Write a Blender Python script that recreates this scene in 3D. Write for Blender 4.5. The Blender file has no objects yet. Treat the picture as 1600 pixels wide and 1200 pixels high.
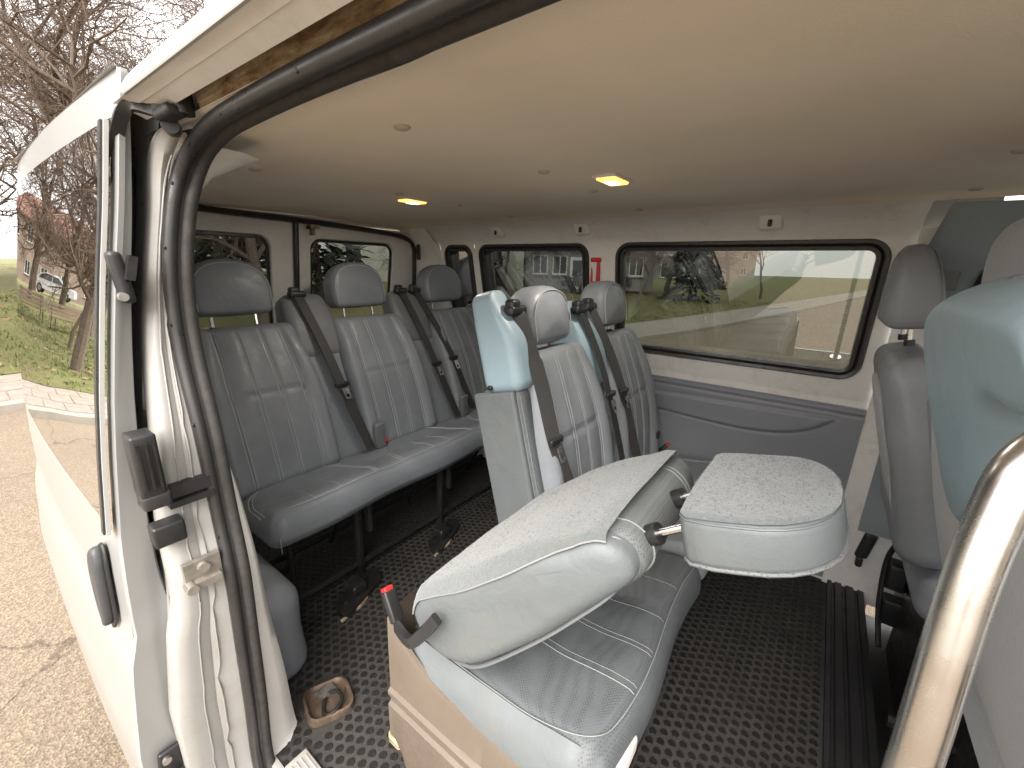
import bpy, bmesh, math, random
from mathutils import Vector, Matrix, noise as mnoise
PI = math.pi
random.seed(7)
S = bpy.context.scene
COL = S.collection

# ------------------------------------------------------------------ camera
cam_d = bpy.data.cameras.new("camera")
cam = bpy.data.objects.new("camera", cam_d)
COL.objects.link(cam)
R = ((0.59546103, -0.20124926, 0.77776918),
     (-0.8030391, -0.17747293, 0.56888625),
     (0.02354504, -0.96332865, -0.26728924))
cam.matrix_world = Matrix(((R[0][0], -R[0][1], -R[0][2], 0.0),
                           (R[1][0], -R[1][1], -R[1][2], 0.0),
                           (R[2][0], -R[2][1], -R[2][2], 1.22),
                           (0, 0, 0, 1)))
cam_d.sensor_width = 36.0
cam_d.lens = 657.0 / 1600.0 * 36.0
cam_d.clip_start = 0.02
cam_d.clip_end = 1000
S.camera = cam

# ------------------------------------------------------------------ world, sun, exposure
SUN = Vector((-0.66, -0.22, 0.72)).normalized()
W = bpy.data.worlds.new("World")
S.world = W
W.use_nodes = True
nt = W.node_tree
nt.nodes.clear()
wo = nt.nodes.new("ShaderNodeOutputWorld")
bg = nt.nodes.new("ShaderNodeBackground")
sk = nt.nodes.new("ShaderNodeTexSky")
sk.sky_type = 'NISHITA'
sk.sun_disc = False
sk.sun_elevation = math.asin(SUN.z)
sk.sun_rotation = math.atan2(SUN.x, SUN.y)
sk.dust_density = 3.0
mx = nt.nodes.new("ShaderNodeMixRGB")          # overcast: a warm white cloud layer over the sky
tcw = nt.nodes.new("ShaderNodeTexCoord")
nzw = nt.nodes.new("ShaderNodeTexNoise")
nzw.inputs["Scale"].default_value = 2.2
nzw.inputs["Detail"].default_value = 5
crw = nt.nodes.new("ShaderNodeValToRGB")
crw.color_ramp.elements[0].color = (8.2, 7.9, 7.7, 1)
crw.color_ramp.elements[1].color = (11.5, 10.9, 10.4, 1)
crw.color_ramp.elements[0].position = 0.3
crw.color_ramp.elements[1].position = 0.7
nt.links.new(tcw.outputs["Generated"], nzw.inputs["Vector"])
nt.links.new(nzw.outputs["Fac"], crw.inputs["Fac"])
mx.inputs[0].default_value = 0.88
nt.links.new(sk.outputs[0], mx.inputs[1])
nt.links.new(crw.outputs[0], mx.inputs[2])
nt.links.new(mx.outputs[0], bg.inputs[0])
bg.inputs[1].default_value = 0.10
nt.links.new(bg.outputs[0], wo.inputs[0])

sun_d = bpy.data.lights.new("sun", 'SUN')
sun_d.energy = 2.2
sun_d.angle = math.radians(45)
sun_d.color = (1.0, 0.95, 0.88)
sun = bpy.data.objects.new("sun", sun_d)
COL.objects.link(sun)
sun.rotation_euler = (-SUN).to_track_quat('-Z', 'Y').to_euler()

S.view_settings.view_transform = 'Standard'
S.view_settings.look = 'None'
S.view_settings.gamma = 1.0
S.view_settings.exposure = 1.95
S.view_settings.use_curve_mapping = False
S.render.engine = 'CYCLES'
S.cycles.use_denoising = True
S.cycles.max_bounces = 8
S.cycles.diffuse_bounces = 4
S.cycles.use_adaptive_sampling = True
S.cycles.adaptive_threshold = 0.02
S.cycles.glossy_bounces = 4
S.cycles.transparent_max_bounces = 16
S.cycles.caustics_reflective = False
S.cycles.caustics_refractive = False
S.cycles.sample_clamp_indirect = 6.0

# ------------------------------------------------------------------ material helpers
MATS = {}
def principled(name):
    m = bpy.data.materials.new(name)
    m.use_nodes = True
    t = m.node_tree
    b = t.nodes["Principled BSDF"]
    MATS[name] = m
    return m, t, b
def coords(t, scale=1.0):
    tc = t.nodes.new("ShaderNodeTexCoord")
    mp = t.nodes.new("ShaderNodeMapping")
    if not hasattr(scale, '__len__'):
        scale = (scale,) * 3
    mp.inputs["Scale"].default_value = scale
    t.links.new(tc.outputs["Object"], mp.inputs["Vector"])
    return mp.outputs["Vector"]
def noise(t, vec, scale, detail=4, rough=0.55, dist=0.0):
    n = t.nodes.new("ShaderNodeTexNoise")
    n.inputs["Scale"].default_value = scale
    n.inputs["Detail"].default_value = detail
    n.inputs["Roughness"].default_value = rough
    n.inputs["Distortion"].default_value = dist
    t.links.new(vec, n.inputs["Vector"])
    return n.outputs["Fac"]
def ramp(t, fac, stops):
    r = t.nodes.new("ShaderNodeValToRGB")
    e = r.color_ramp.elements
    while len(e) < len(stops):
        e.new(0.5)
    for i, (p, c) in enumerate(stops):
        e[i].position = p
        e[i].color = (*c, 1) if len(c) == 3 else c
    t.links.new(fac, r.inputs["Fac"])
    return r.outputs["Color"]
def mixc(t, fac, a, b, mode='MIX'):
    m = t.nodes.new("ShaderNodeMixRGB")
    m.blend_type = mode
    for i, v in ((0, fac), (1, a), (2, b)):
        if hasattr(v, 'node'):
            t.links.new(v, m.inputs[i])
        elif i == 0:
            m.inputs[0].default_value = v
        else:
            m.inputs[i].default_value = (*v, 1)
    return m.outputs[0]
def bump(t, b, h, strength=0.3, dist=0.002, prev=None):
    n = t.nodes.new("ShaderNodeBump")
    n.inputs["Strength"].default_value = strength
    n.inputs["Distance"].default_value = dist
    t.links.new(h, n.inputs["Height"])
    if prev is not None:
        t.links.new(prev, n.inputs["Normal"])
    t.links.new(n.outputs["Normal"], b.inputs["Normal"])
    return n.outputs["Normal"]
def val(c, k):
    return tuple(max(0, x * k) for x in c)
def simple(name, c, rough=0.5, metal=0.0, var=0.12, nscale=9.0, bscale=None, bstr=0.25, bdist=0.001, coat=0.0, spec=None, rvar=0.12):
    """plain surface: colour mottled by noise, roughness varied, optional fine relief"""
    m, t, b = principled(name)
    v = coords(t)
    n1 = noise(t, v, nscale, 6, 0.6)
    t.links.new(ramp(t, n1, [(0.25, val(c, 1 - var)), (0.75, val(c, 1 + var))]), b.inputs["Base Color"])
    n2 = noise(t, v, nscale * 2.7, 5, 0.65)
    t.links.new(ramp(t, n2, [(0.3, (max(0.02, rough - rvar),) * 3), (0.7, (min(1, rough + rvar),) * 3)]), b.inputs["Roughness"])
    b.inputs["Metallic"].default_value = metal
    b.inputs["Coat Weight"].default_value = coat
    if spec is not None:
        b.inputs["Specular IOR Level"].default_value = spec
    if bscale:
        bump(t, b, noise(t, v, bscale, 3, 0.6), bstr, bdist)
    return m
def leather(name, c, rough=0.42, var=0.12, dirt=None):
    m, t, b = principled(name)
    v = coords(t)
    n1 = noise(t, v, 7, 6, 0.62, 0.4)
    colr = ramp(t, n1, [(0.25, val(c, 1 - var)), (0.75, val(c, 1 + var))])
    if dirt:
        d = noise(t, v, 3.3, 7, 0.7, 0.8)
        colr = mixc(t, ramp(t, d, [(0.52, (0, 0, 0)), (0.78, (0.75, 0.75, 0.75))]), colr, dirt)
    t.links.new(colr, b.inputs["Base Color"])
    t.links.new(ramp(t, noise(t, v, 21, 5, 0.7), [(0.3, (rough - 0.1,) * 3), (0.7, (rough + 0.14,) * 3)]), b.inputs["Roughness"])
    vo = t.nodes.new("ShaderNodeTexVoronoi")
    vo.inputs["Scale"].default_value = 520
    t.links.new(v, vo.inputs["Vector"])
    p = bump(t, b, vo.outputs["Distance"], 0.22, 0.0006)
    p = bump(t, b, noise(t, v, 16, 4, 0.55, 1.2), 0.5, 0.004, p)
    b.inputs["Specular IOR Level"].default_value = 0.4
    return m
def fleece(name, c, stain=(0.47, 0.40, 0.30)):
    m, t, b = principled(name)
    v = coords(t)
    n1 = noise(t, v, 150, 5, 0.75)
    n2 = noise(t, v, 5, 6, 0.65, 0.6)
    base = ramp(t, n1, [(0.3, val(c, 0.86)), (0.7, val(c, 1.12))])
    colr = mixc(t, ramp(t, n2, [(0.5, (0, 0, 0)), (0.85, (0.5, 0.5, 0.5))]), base, stain)
    t.links.new(colr, b.inputs["Base Color"])
    b.inputs["Roughness"].default_value = 0.95
    b.inputs["Specular IOR Level"].default_value = 0.1
    b.inputs["Sheen Weight"].default_value = 0.35
    b.inputs["Sheen Roughness"].default_value = 0.6
    bump(t, b, n1, 0.8, 0.003)
    return m
def meshfab(name, c, dark=0.55, cell=210.0):
    """woven sports fabric: a fine diamond grid of darker pits"""
    m, t, b = principled(name)
    tc = t.nodes.new("ShaderNodeTexCoord")
    mp = t.nodes.new("ShaderNodeMapping")
    mp.inputs["Rotation"].default_value = (0.0, 0.0, math.radians(45))
    mp.inputs["Scale"].default_value = (cell,) * 3
    t.links.new(tc.outputs["Object"], mp.inputs["Vector"])
    vo = t.nodes.new("ShaderNodeTexVoronoi")
    vo.inputs["Scale"].default_value = 1.0
    vo.inputs["Randomness"].default_value = 0.12
    t.links.new(mp.outputs[0], vo.inputs["Vector"])
    n2 = noise(t, coords(t), 6, 6, 0.65, 0.4)
    pit = ramp(t, vo.outputs["Distance"], [(0.18, val(c, dark)), (0.42, c)])
    t.links.new(mixc(t, 1.0, pit, ramp(t, n2, [(0.3, (0.82, 0.82, 0.82)), (0.7, (1.12, 1.12, 1.1))]), 'MULTIPLY'), b.inputs["Base Color"])
    b.inputs["Roughness"].default_value = 0.62
    bump(t, b, vo.outputs["Distance"], 0.5, 0.0012)
    return m
def glass(name, tint, refl=1.0):
    """thin pane: clear with a tint, mirror-like by Fresnel"""
    m = bpy.data.materials.new(name)
    m.use_nodes = True
    t = m.node_tree
    t.nodes.clear()
    o = t.nodes.new("ShaderNodeOutputMaterial")
    tr = t.nodes.new("ShaderNodeBsdfTransparent")
    tr.inputs[0].default_value = (*tint, 1)
    gl = t.nodes.new("ShaderNodeBsdfGlossy")
    gl.inputs["Roughness"].default_value = 0.0
    gl.inputs["Color"].default_value = (0.96, 0.97, 0.97, 1)
    fr = t.nodes.new("ShaderNodeFresnel")
    fr.inputs["IOR"].default_value = 1.5
    mu = t.nodes.new("ShaderNodeMath")
    mu.operation = 'MULTIPLY'
    mu.use_clamp = True
    mu.inputs[1].default_value = refl
    mixs = t.nodes.new("ShaderNodeMixShader")
    t.links.new(fr.outputs[0], mu.inputs[0])
    t.links.new(mu.outputs[0], mixs.inputs[0])
    t.links.new(tr.outputs[0], mixs.inputs[1])
    t.links.new(gl.outputs[0], mixs.inputs[2])
    t.links.new(mixs.outputs[0], o.inputs[0])
    MATS[name] = m
    return m
def emit(name, c, k):
    m = bpy.data.materials.new(name)
    m.use_nodes = True
    t = m.node_tree
    t.nodes.clear()
    o = t.nodes.new("ShaderNodeOutputMaterial")
    e = t.nodes.new("ShaderNodeEmission")
    v = coords(t)
    n = noise(t, v, 60, 2)
    t.links.new(ramp(t, n, [(0.35, val(c, 0.75)), (0.65, c)]), e.inputs[0])
    e.inputs[1].default_value = k
    t.links.new(e.outputs[0], o.inputs[0])
    MATS[name] = m
    return m

# ---- paints, plastics, cloth
def painted(name, c, grime=(0.26, 0.215, 0.16), amount=0.55, rough=0.28, rv=0.2):
    m, t, b = principled(name)
    v = coords(t)
    n1 = noise(t, v, 6, 8, 0.75, 0.8)
    n2 = noise(t, v, 38, 6, 0.75, 0.3)
    g = mixc(t, 1.0, ramp(t, n1, [(0.44, (0, 0, 0)), (0.68, (amount,) * 3)]), ramp(t, n2, [(0.42, (0.05, 0.05, 0.05)), (0.72, (1, 1, 1))]), 'MULTIPLY')
    t.links.new(mixc(t, g, c, grime), b.inputs["Base Color"])
    t.links.new(ramp(t, n2, [(0.3, (rough - 0.06 * rv / 0.2,) * 3), (0.75, (rough + rv,) * 3)]), b.inputs["Roughness"])
    b.inputs["Coat Weight"].default_value = 0.25
    return m
M_WHITE = painted("white_paint", (0.40, 0.40, 0.39))
M_DOORPAINT = painted("door_paint", (0.30, 0.30, 0.294), amount=0.04, rough=0.28, rv=0.02)
M_CREAM = painted("cream_inner_paint", (0.78, 0.77, 0.74), amount=0.35, rough=0.42)
M_DIRTY = painted("dirty_jamb_paint", (0.30, 0.296, 0.284), amount=0.85, rough=0.4)
M_LINER = simple("headliner_fabric", (0.83, 0.75, 0.63), 0.95, var=0.075, nscale=2.6, bscale=420, bstr=0.35, bdist=0.0012, spec=0.1)
M_LINERPLUG = simple("liner_plug", (0.50, 0.44, 0.36), 0.7)
M_VINYL = leather("grey_vinyl", (0.182, 0.198, 0.218), 0.40)
M_VINYL2 = leather("mid_grey_vinyl", (0.225, 0.242, 0.262), 0.40)
M_PALE = leather("pale_grey_vinyl", (0.120, 0.134, 0.140), 0.46, 0.09, dirt=(0.138, 0.132, 0.112))
M_BEIGEPLASTIC = simple("beige_plastic", (0.118, 0.094, 0.073), 0.5, var=0.08, bscale=300, bstr=0.2)
M_FLEECE = fleece("grey_fleece_back", (0.104, 0.117, 0.121), stain=(0.130, 0.115, 0.088))
M_FABRIC = fleece("grey_seat_back_cloth", (0.285, 0.30, 0.315), stain=(0.27, 0.275, 0.275))
M_MESH = meshfab("diamond_mesh_cloth", (0.102, 0.112, 0.121))
M_MESHDARK = meshfab("dark_mesh_cloth", (0.145, 0.155, 0.16))
M_BLUE = simple("pale_blue_plastic", (0.265, 0.36, 0.41), 0.42, var=0.05, nscale=5, bscale=420, bstr=0.35, bdist=0.0008)
M_HANDLE = simple("dark_grey_plastic", (0.045, 0.047, 0.05), 0.45, var=0.08, bscale=420, bstr=0.3, bdist=0.0007)
M_STRIKER = simple("dirty_plated_steel", (0.22, 0.20, 0.17), 0.5, metal=0.3, var=0.4, nscale=40)
M_TOWER = simple("grey_plastic", (0.135, 0.142, 0.150), 0.5, var=0.06, bscale=420, bstr=0.3, bdist=0.0007)
M_TRIM = simple("trim_panel_grey", (0.24, 0.255, 0.28), 0.48, var=0.05, nscale=3, bscale=380, bstr=0.3, bdist=0.0007)
M_TRIMGREEN = simple("pillar_cover_grey", (0.24, 0.275, 0.29), 0.45, var=0.06, bscale=380, bstr=0.25)
M_BLACK = simple("black_plastic", (0.018, 0.018, 0.019), 0.42, var=0.2, bscale=300, bstr=0.2)
M_RUBBER = simple("black_rubber", (0.028, 0.027, 0.027), 0.36, var=0.25, nscale=14, bscale=180, bstr=0.2)
M_RUBBERCLOTH = simple("flocked_rubber", (0.032, 0.029, 0.027), 0.75, var=0.4, nscale=40, bscale=500, bstr=0.5)
M_STEELBLACK = simple("black_steel", (0.022, 0.021, 0.02), 0.4, metal=0.2, var=0.4, nscale=22)
M_STEEL = simple("worn_steel", (0.50, 0.48, 0.45), 0.35, metal=0.9, var=0.25, nscale=30)
M_CHROME = simple("brushed_tube", (0.58, 0.55, 0.51), 0.27, metal=1.0, var=0.06, nscale=12, rvar=0.06)
M_BELT = simple("belt_webbing", (0.030, 0.028, 0.027), 0.62, var=0.15, nscale=60, bscale=700, bstr=0.4)
M_STITCH = simple("pale_thread", (0.38, 0.39, 0.40), 0.7)
M_STITCHW = simple("light_thread", (0.21, 0.215, 0.215), 0.7)
M_RED = simple("red_plastic", (0.55, 0.02, 0.02), 0.4)
M_TIN = simple("plated_tongue", (0.75, 0.74, 0.72), 0.25, metal=1.0, var=0.1)
M_PINK = fleece("pink_worn_edge", (0.55, 0.45, 0.45))
def rust_mat():
    m, t, b = principled("rusty_rail")
    v = coords(t)
    n = noise(t, coords(t, (1.0, 0.25, 1.0)), 55, 8, 0.72, 0.4)
    t.links.new(ramp(t, n, [(0.24, (0.06, 0.035, 0.02)), (0.38, (0.17, 0.105, 0.055)), (0.50, (0.34, 0.26, 0.16)), (0.66, (0.50, 0.45, 0.36))]), b.inputs["Base Color"])
    b.inputs["Roughness"].default_value = 0.65
    bump(t, b, n, 0.5, 0.003)
    return m
M_RUST = rust_mat()
def mat_floor():
    m, t, b = principled("rubber_mat")
    v = coords(t)
    n = noise(t, v, 9, 8, 0.7, 0.5)
    n2 = noise(t, v, 240, 3, 0.7)
    c = ramp(t, n, [(0.3, (0.027, 0.0255, 0.024)), (0.75, (0.058, 0.054, 0.050))])
    c = mixc(t, ramp(t, n2, [(0.55, (0, 0, 0)), (0.75, (0.5, 0.5, 0.5))]), c, (0.11, 0.10, 0.09))
    t.links.new(c, b.inputs["Base Color"])
    b.inputs["Roughness"].default_value = 0.8
    b.inputs["Specular IOR Level"].default_value = 0.2
    bump(t, b, n2, 0.4, 0.001)
    return m
M_FLOOR = mat_floor()
M_STUD = simple("rubber_stud", (0.013, 0.0125, 0.012), 0.55, var=0.3, nscale=30, rvar=0.15, spec=0.3)
M_GLASS = glass("side_glass", (0.165, 0.182, 0.168), 4.2)
M_GLASSCAB = glass("cab_glass", (0.80, 0.82, 0.81), 1.3)
M_GLASSREAR = glass("rear_glass", (0.24, 0.25, 0.245), 1.3)
M_GLASSDOOR = glass("dark_door_glass", (0.10, 0.11, 0.11), 3.2)
M_LAMP = emit("lamp_lens", (1.0, 0.62, 0.24), 3.2)
M_LAMPDIM = emit("lamp_lens_edge", (1.0, 0.42, 0.10), 0.9)

# ------------------------------------------------------------------ geometry helpers
def origin(o):
    v = Vector((0, 0, 0))
    while o is not None:
        v = v + o.location
        o = o.parent
    return v
class MB:
    """collects geometry in world coordinates; build() links it as one mesh object"""
    def __init__(self):
        self.v = []
        self.f = []
    def add(self, vs, fs):
        k = len(self.v)
        self.v += [tuple(p) for p in vs]
        self.f += [tuple(i + k for i in f) for f in fs]
        return self
    def box(self, c, s, rot=None):
        hx, hy, hz = s[0] / 2, s[1] / 2, s[2] / 2
        P = [Vector((x, y, z)) for x in (-hx, hx) for y in (-hy, hy) for z in (-hz, hz)]
        if rot is not None:
            P = [rot @ p for p in P]
        c = Vector(c)
        return self.add([p + c for p in P], [(0, 1, 3, 2), (4, 6, 7, 5), (0, 4, 5, 1), (2, 3, 7, 6), (0, 2, 6, 4), (1, 5, 7, 3)])
    def grid(self, rows, close=False):
        """rows: list of equally long lists of points"""
        n, m = len(rows), len(rows[0])
        vs = [p for r in rows for p in r]
        fs = []
        for i in range(n - 1):
            for j in range(m - 1 if not close else m):
                a, b2 = i * m + j, i * m + (j + 1) % m
                fs.append((a, b2, b2 + m, a + m))
        return self.add(vs, fs)
    def sweep(self, pts, prof, up=(0, 0, 1), caps=True, closed=False, scale=None):
        """prof: list of (side, up) offsets; ring closed"""
        pts = [Vector(p) for p in pts]
        n = len(pts)
        up = Vector(up)
        rows = []
        for i, p in enumerate(pts):
            if closed:
                t = (pts[(i + 1) % n] - pts[i - 1])
            else:
                t = pts[min(i + 1, n - 1)] - pts[max(i - 1, 0)]
            t.normalize()
            s = t.cross(up)
            if s.length < 1e-4:
                s = t.cross(Vector((1, 0, 0)))
            s.normalize()
            u = s.cross(t)
            k = scale[i] if scale else 1.0
            rows.append([p + s * a * k + u * b * k for a, b in prof])
        if closed:
            rows.append(rows[0])
        k0 = len(self.v)
        self.grid(rows, close=True)
        if caps and not closed:
            m = len(prof)
            self.f.append(tuple(range(k0 + m - 1, k0 - 1, -1)))
            self.f.append(tuple(range(k0 + (n - 1) * m, k0 + n * m)))
        return self
    def tube(self, pts, r, n=8, closed=False, up=(0, 0, 1), scale=None):
        prof = [(r * math.cos(2 * PI * i / n), r * math.sin(2 * PI * i / n)) for i in range(n)]
        return self.sweep(pts, prof, up=up, closed=closed, scale=scale)
    def ribbon(self, pts, wdir, w, th=0.0016):
        pts = [Vector(p) for p in pts]
        wd = Vector(wdir).normalized()
        rows = []
        n = len(pts)
        for i, p in enumerate(pts):
            t = (pts[min(i + 1, n - 1)] - pts[max(i - 1, 0)]).normalized()
            nn = t.cross(wd).normalized()
            rows.append([p - wd * w / 2 - nn * th, p + wd * w / 2 - nn * th, p + wd * w / 2 + nn * th, p - wd * w / 2 + nn * th])
        return self.grid(rows, close=True)
    def prism(self, outline, f0, f1):
        """outline: 2-D points; f0, f1 map a 2-D point to the two faces"""
        n = len(outline)
        a = [f0(p) for p in outline]
        b = [f1(p) for p in outline]
        fs = [tuple(range(n - 1, -1, -1)), tuple(range(n, 2 * n))]
        fs += [(i, (i + 1) % n, n + (i + 1) % n, n + i) for i in range(n)]
        return self.add(a + b, fs)
    def puffy(self, outline, depth, r, place, steps=4, crown=0.0, radial=False, flat=False):
        """pillow-edged extrusion of a 2-D outline (counter-clockwise); place(u, v, d) -> point"""
        n = len(outline)
        O = [Vector((p[0], p[1])) for p in outline]
        nrm = []
        for i in range(n):
            e = (O[(i + 1) % n] - O[i - 1])
            nrm.append(Vector((e.y, -e.x)).normalized())
        cen = Vector(((min(p.x for p in O) + max(p.x for p in O)) / 2, (min(p.y for p in O) + max(p.y for p in O)) / 2))
        if radial:
            nrm = [(p - cen).normalized() for p in O]
        rows = []
        def ring(inset, d):
            return [place(*(O[i] - nrm[i] * inset), d) for i in range(n)]
        for k in range(steps + 1):
            a = PI / 2 * k / steps
            rows.append(ring(r * (1 - math.sin(a)), -depth / 2 + r * (1 - math.cos(a))))
        for k in range(steps + 1):
            a = PI / 2 * k / steps
            rows.append(ring(r * (1 - math.cos(a)), depth / 2 - r * (1 - math.sin(a))))
        inner_b, inner_f = [], []
        for s in () if flat else (0.75, 0.45, 0.15):
            dd = crown * (1 - s * s)
            inner_f.append([place(*(cen + (O[i] - nrm[i] * r - cen) * s), depth / 2 + dd) for i in range(n)])
            inner_b.append([place(*(cen + (O[i] - nrm[i] * r - cen) * s), -depth / 2 - dd * 0.4) for i in range(n)])
        rows = inner_b[::-1] + rows + inner_f
        k0 = len(self.v)
        self.grid(rows, close=True)
        self.f.append(tuple(range(k0 + n - 1, k0 - 1, -1)))
        L = len(rows)
        self.f.append(tuple(range(k0 + (L - 1) * n, k0 + L * n)))
        return self
    def rbox(self, h, r, place, n=(8, 8, 8), edge=4):
        """rounded box, half sizes h, through place(x, y, z)"""
        def ax(hh, m):
            e = [hh - r + r * math.tan(PI / 4 * k / edge) for k in range(1, edge + 1)]
            c = [-(hh - r) + 2 * (hh - r) * i / m for i in range(m + 1)]
            return [-x for x in e[::-1]] + c + e
        A = [ax(h[i], n[i]) for i in range(3)]
        idx = {}
        vs, fs = [], []
        def vid(p):
            k = (round(p[0], 6), round(p[1], 6), round(p[2], 6))
            if k not in idx:
                q = [max(-(h[i] - r), min(h[i] - r, p[i])) for i in range(3)]
                d = Vector([p[i] - q[i] for i in range(3)])
                if d.length > 1e-9:
                    d = d.normalized() * r
                idx[k] = len(vs)
                vs.append(place(q[0] + d.x, q[1] + d.y, q[2] + d.z))
            return idx[k]
        for axis in range(3):
            a1, a2 = (axis + 1) % 3, (axis + 2) % 3
            for sgn in (-1, 1):
                for i in range(len(A[a1]) - 1):
                    for j in range(len(A[a2]) - 1):
                        q = []
                        for (u, v) in ((i, j), (i + 1, j), (i + 1, j + 1), (i, j + 1)):
                            p = [0, 0, 0]
                            p[axis] = sgn * h[axis]
                            p[a1] = A[a1][u]
                            p[a2] = A[a2][v]
                            q.append(vid(p))
                        fs.append(tuple(q if sgn > 0 else q[::-1]))
        return self.add(vs, fs)
    def build(self, name, mat, parent=None, angle=40, kind=None, tilt=None):
        o0 = origin(parent) if parent else Vector((0, 0, 0))
        me = bpy.data.meshes.new(name)
        me.from_pydata([(p[0] - o0.x, p[1] - o0.y, p[2] - o0.z) for p in self.v], [], self.f)
        me.materials.append(mat)
        for p in me.polygons:
            p.use_smooth = True
        if angle < 180:
            me.set_sharp_from_angle(angle=math.radians(angle))
        me.update()
        o = bpy.data.objects.new(name, me)
        COL.objects.link(o)
        if parent:
            o.parent = parent
        if kind:
            o["kind"] = kind
        return o
def tag(o, label, cat, group=None):
    o["label"] = label
    o["category"] = cat
    if group:
        o["group"] = group
    return o
def thing(name, loc, label, cat, group=None):
    o = bpy.data.objects.new(name, None)
    COL.objects.link(o)
    o.location = loc
    o.empty_display_size = 0.1
    return tag(o, label, cat, group)
def copy_tree(o, parent=None):
    c = o.copy()
    COL.objects.link(c)
    c.parent = parent
    for ch in o.children:
        copy_tree(ch, c)
    return c
def structure(o):
    o["kind"] = "structure"
    return o
def lerp(a, b, t):
    return a + (b - a) * t
def sstep(x, a, b):
    t = max(0.0, min(1.0, (x - a) / (b - a)))
    return t * t * (3 - 2 * t)
def interp(tab, x):
    if x <= tab[0][0]:
        return tab[0][1]
    for (a, va), (b, vb) in zip(tab, tab[1:]):
        if x <= b:
            return lerp(va, vb, (x - a) / (b - a))
    return tab[-1][1]
def catmull(P, k=6, closed=False):
    P = [Vector(p) for p in P]
    n = len(P)
    out = []
    for i in range(n if closed else n - 1):
        g = (lambda j: P[j % n]) if closed else (lambda j: P[max(0, min(n - 1, j))])
        p0, p1, p2, p3 = g(i - 1), g(i), g(i + 1), g(i + 2)
        for s in range(k):
            t = s / k
            out.append(0.5 * ((2 * p1) + (p2 - p0) * t + (2 * p0 - 5 * p1 + 4 * p2 - p3) * t * t + (3 * p1 - p0 - 3 * p2 + p3) * t ** 3))
    if not closed:
        out.append(P[-1])
    return out
def rrect(x0, x1, y0, y1, r, n=6):
    """rounded rectangle, counter-clockwise"""
    out = []
    for cx, cy, a0 in ((x1 - r, y1 - r, 0), (x0 + r, y1 - r, PI / 2), (x0 + r, y0 + r, PI), (x1 - r, y0 + r, 3 * PI / 2)):
        for i in range(n + 1):
            a = a0 + PI / 2 * i / n
            out.append((cx + r * math.cos(a), cy + r * math.sin(a)))
    return out
def densify(loop, step):
    out = []
    for i, p in enumerate(loop):
        q = loop[(i + 1) % len(loop)]
        d = math.hypot(q[0] - p[0], q[1] - p[1])
        k = max(1, int(d / step))
        for s in range(k):
            out.append((lerp(p[0], q[0], s / k), lerp(p[1], q[1], s / k)))
    return out
def holed(mb, cell, hole, mp):
    """flat cell (x0,x1,y0,y1) round a hole loop, mapped by mp(x, y)"""
    x0, x1, y0, y1 = cell
    H = densify(hole, 0.05)
    cx = sum(p[0] for p in H) / len(H)
    cy = sum(p[1] for p in H) / len(H)
    hx0, hx1 = min(p[0] for p in H), max(p[0] for p in H)
    hy0, hy1 = min(p[1] for p in H), max(p[1] for p in H)
    outer = []
    for p in H:   # push each hole point out to the cell's border
        u = (p[0] - cx) / ((hx1 - hx0) / 2)
        w = (p[1] - cy) / ((hy1 - hy0) / 2)
        k = max(abs(u), abs(w))
        u, w = u / k, w / k
        outer.append((x0 + (u + 1) / 2 * (x1 - x0), y0 + (w + 1) / 2 * (y1 - y0)))
    # snap the nearest outer points to the exact corners
    for c in ((x0, y0), (x1, y0), (x0, y1), (x1, y1)):
        j = min(range(len(outer)), key=lambda i: (outer[i][0] - c[0]) ** 2 + (outer[i][1] - c[1]) ** 2)
        outer[j] = c
    rows = []
    for t in (0, 0.34, 0.67, 1.0):
        rows.append([mp(lerp(a[0], b[0], t), lerp(a[1], b[1], t)) for a, b in zip(H, outer)])
    mb.grid(rows, close=True)
def shell(mb, outline, place, depth, r, step=0.006):
    """domed shell over a 2-D outline: rises round its rim to a flat face; place(u, v, h)"""
    O = densify(outline, 0.004)
    us, vs = [p[0] for p in O], [p[1] for p in O]
    nu, nv = int((max(us) - min(us)) / step) + 2, int((max(vs) - min(vs)) / step) + 2
    def inside(u, v):
        c = False
        for i in range(len(outline)):
            a, b = outline[i], outline[i - 1]
            if (a[1] > v) != (b[1] > v) and u < (b[0] - a[0]) * (v - a[1]) / (b[1] - a[1]) + a[0]:
                c = not c
        return c
    u0, v0 = min(us) - step / 2, min(vs) - step / 2
    ids, pts, fs = {}, [], []
    def vid(i, j):
        if (i, j) not in ids:
            u, v = u0 + i * step, v0 + j * step
            d2, k = min(((p[0] - u) ** 2 + (p[1] - v) ** 2, n) for n, p in enumerate(O))
            d = math.sqrt(d2)
            if not inside(u, v):
                (u, v), d = O[k], 0.0
            t = min(1.0, d / r)
            ids[(i, j)] = len(pts)
            pts.append(place(u, v, depth * math.sqrt(max(0.0, 1 - (1 - t) ** 2))))
        return ids[(i, j)]
    for i in range(nu):
        for j in range(nv):
            if inside(u0 + (i + 0.5) * step, v0 + (j + 0.5) * step):
                fs.append((vid(i, j), vid(i + 1, j), vid(i + 1, j + 1), vid(i, j + 1)))
    mb.add(pts, fs)
def patch(mb, x0, x1, y0, y1, mp, nx=6, ny=6):
    mb.grid([[mp(lerp(x0, x1, i / nx), lerp(y0, y1, j / ny)) for i in range(nx + 1)] for j in range(ny + 1)])

# ================================================================== THE VAN
van = thing("passenger_van", (1.1, 0.9, -0.62), "white passenger van with its sliding door open, seen into from the doorway", "van")
CEIL = 1.44
# far wall profile, inner skin: X at height z
FAR = [(-0.05, 1.965), (0.30, 1.965), (0.74, 1.94), (0.86, 1.90), (1.335, 1.81), (1.36, 1.79), (1.40, 1.75), (1.43, 1.68)]
fx = lambda z: interp(FAR, z)
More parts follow.
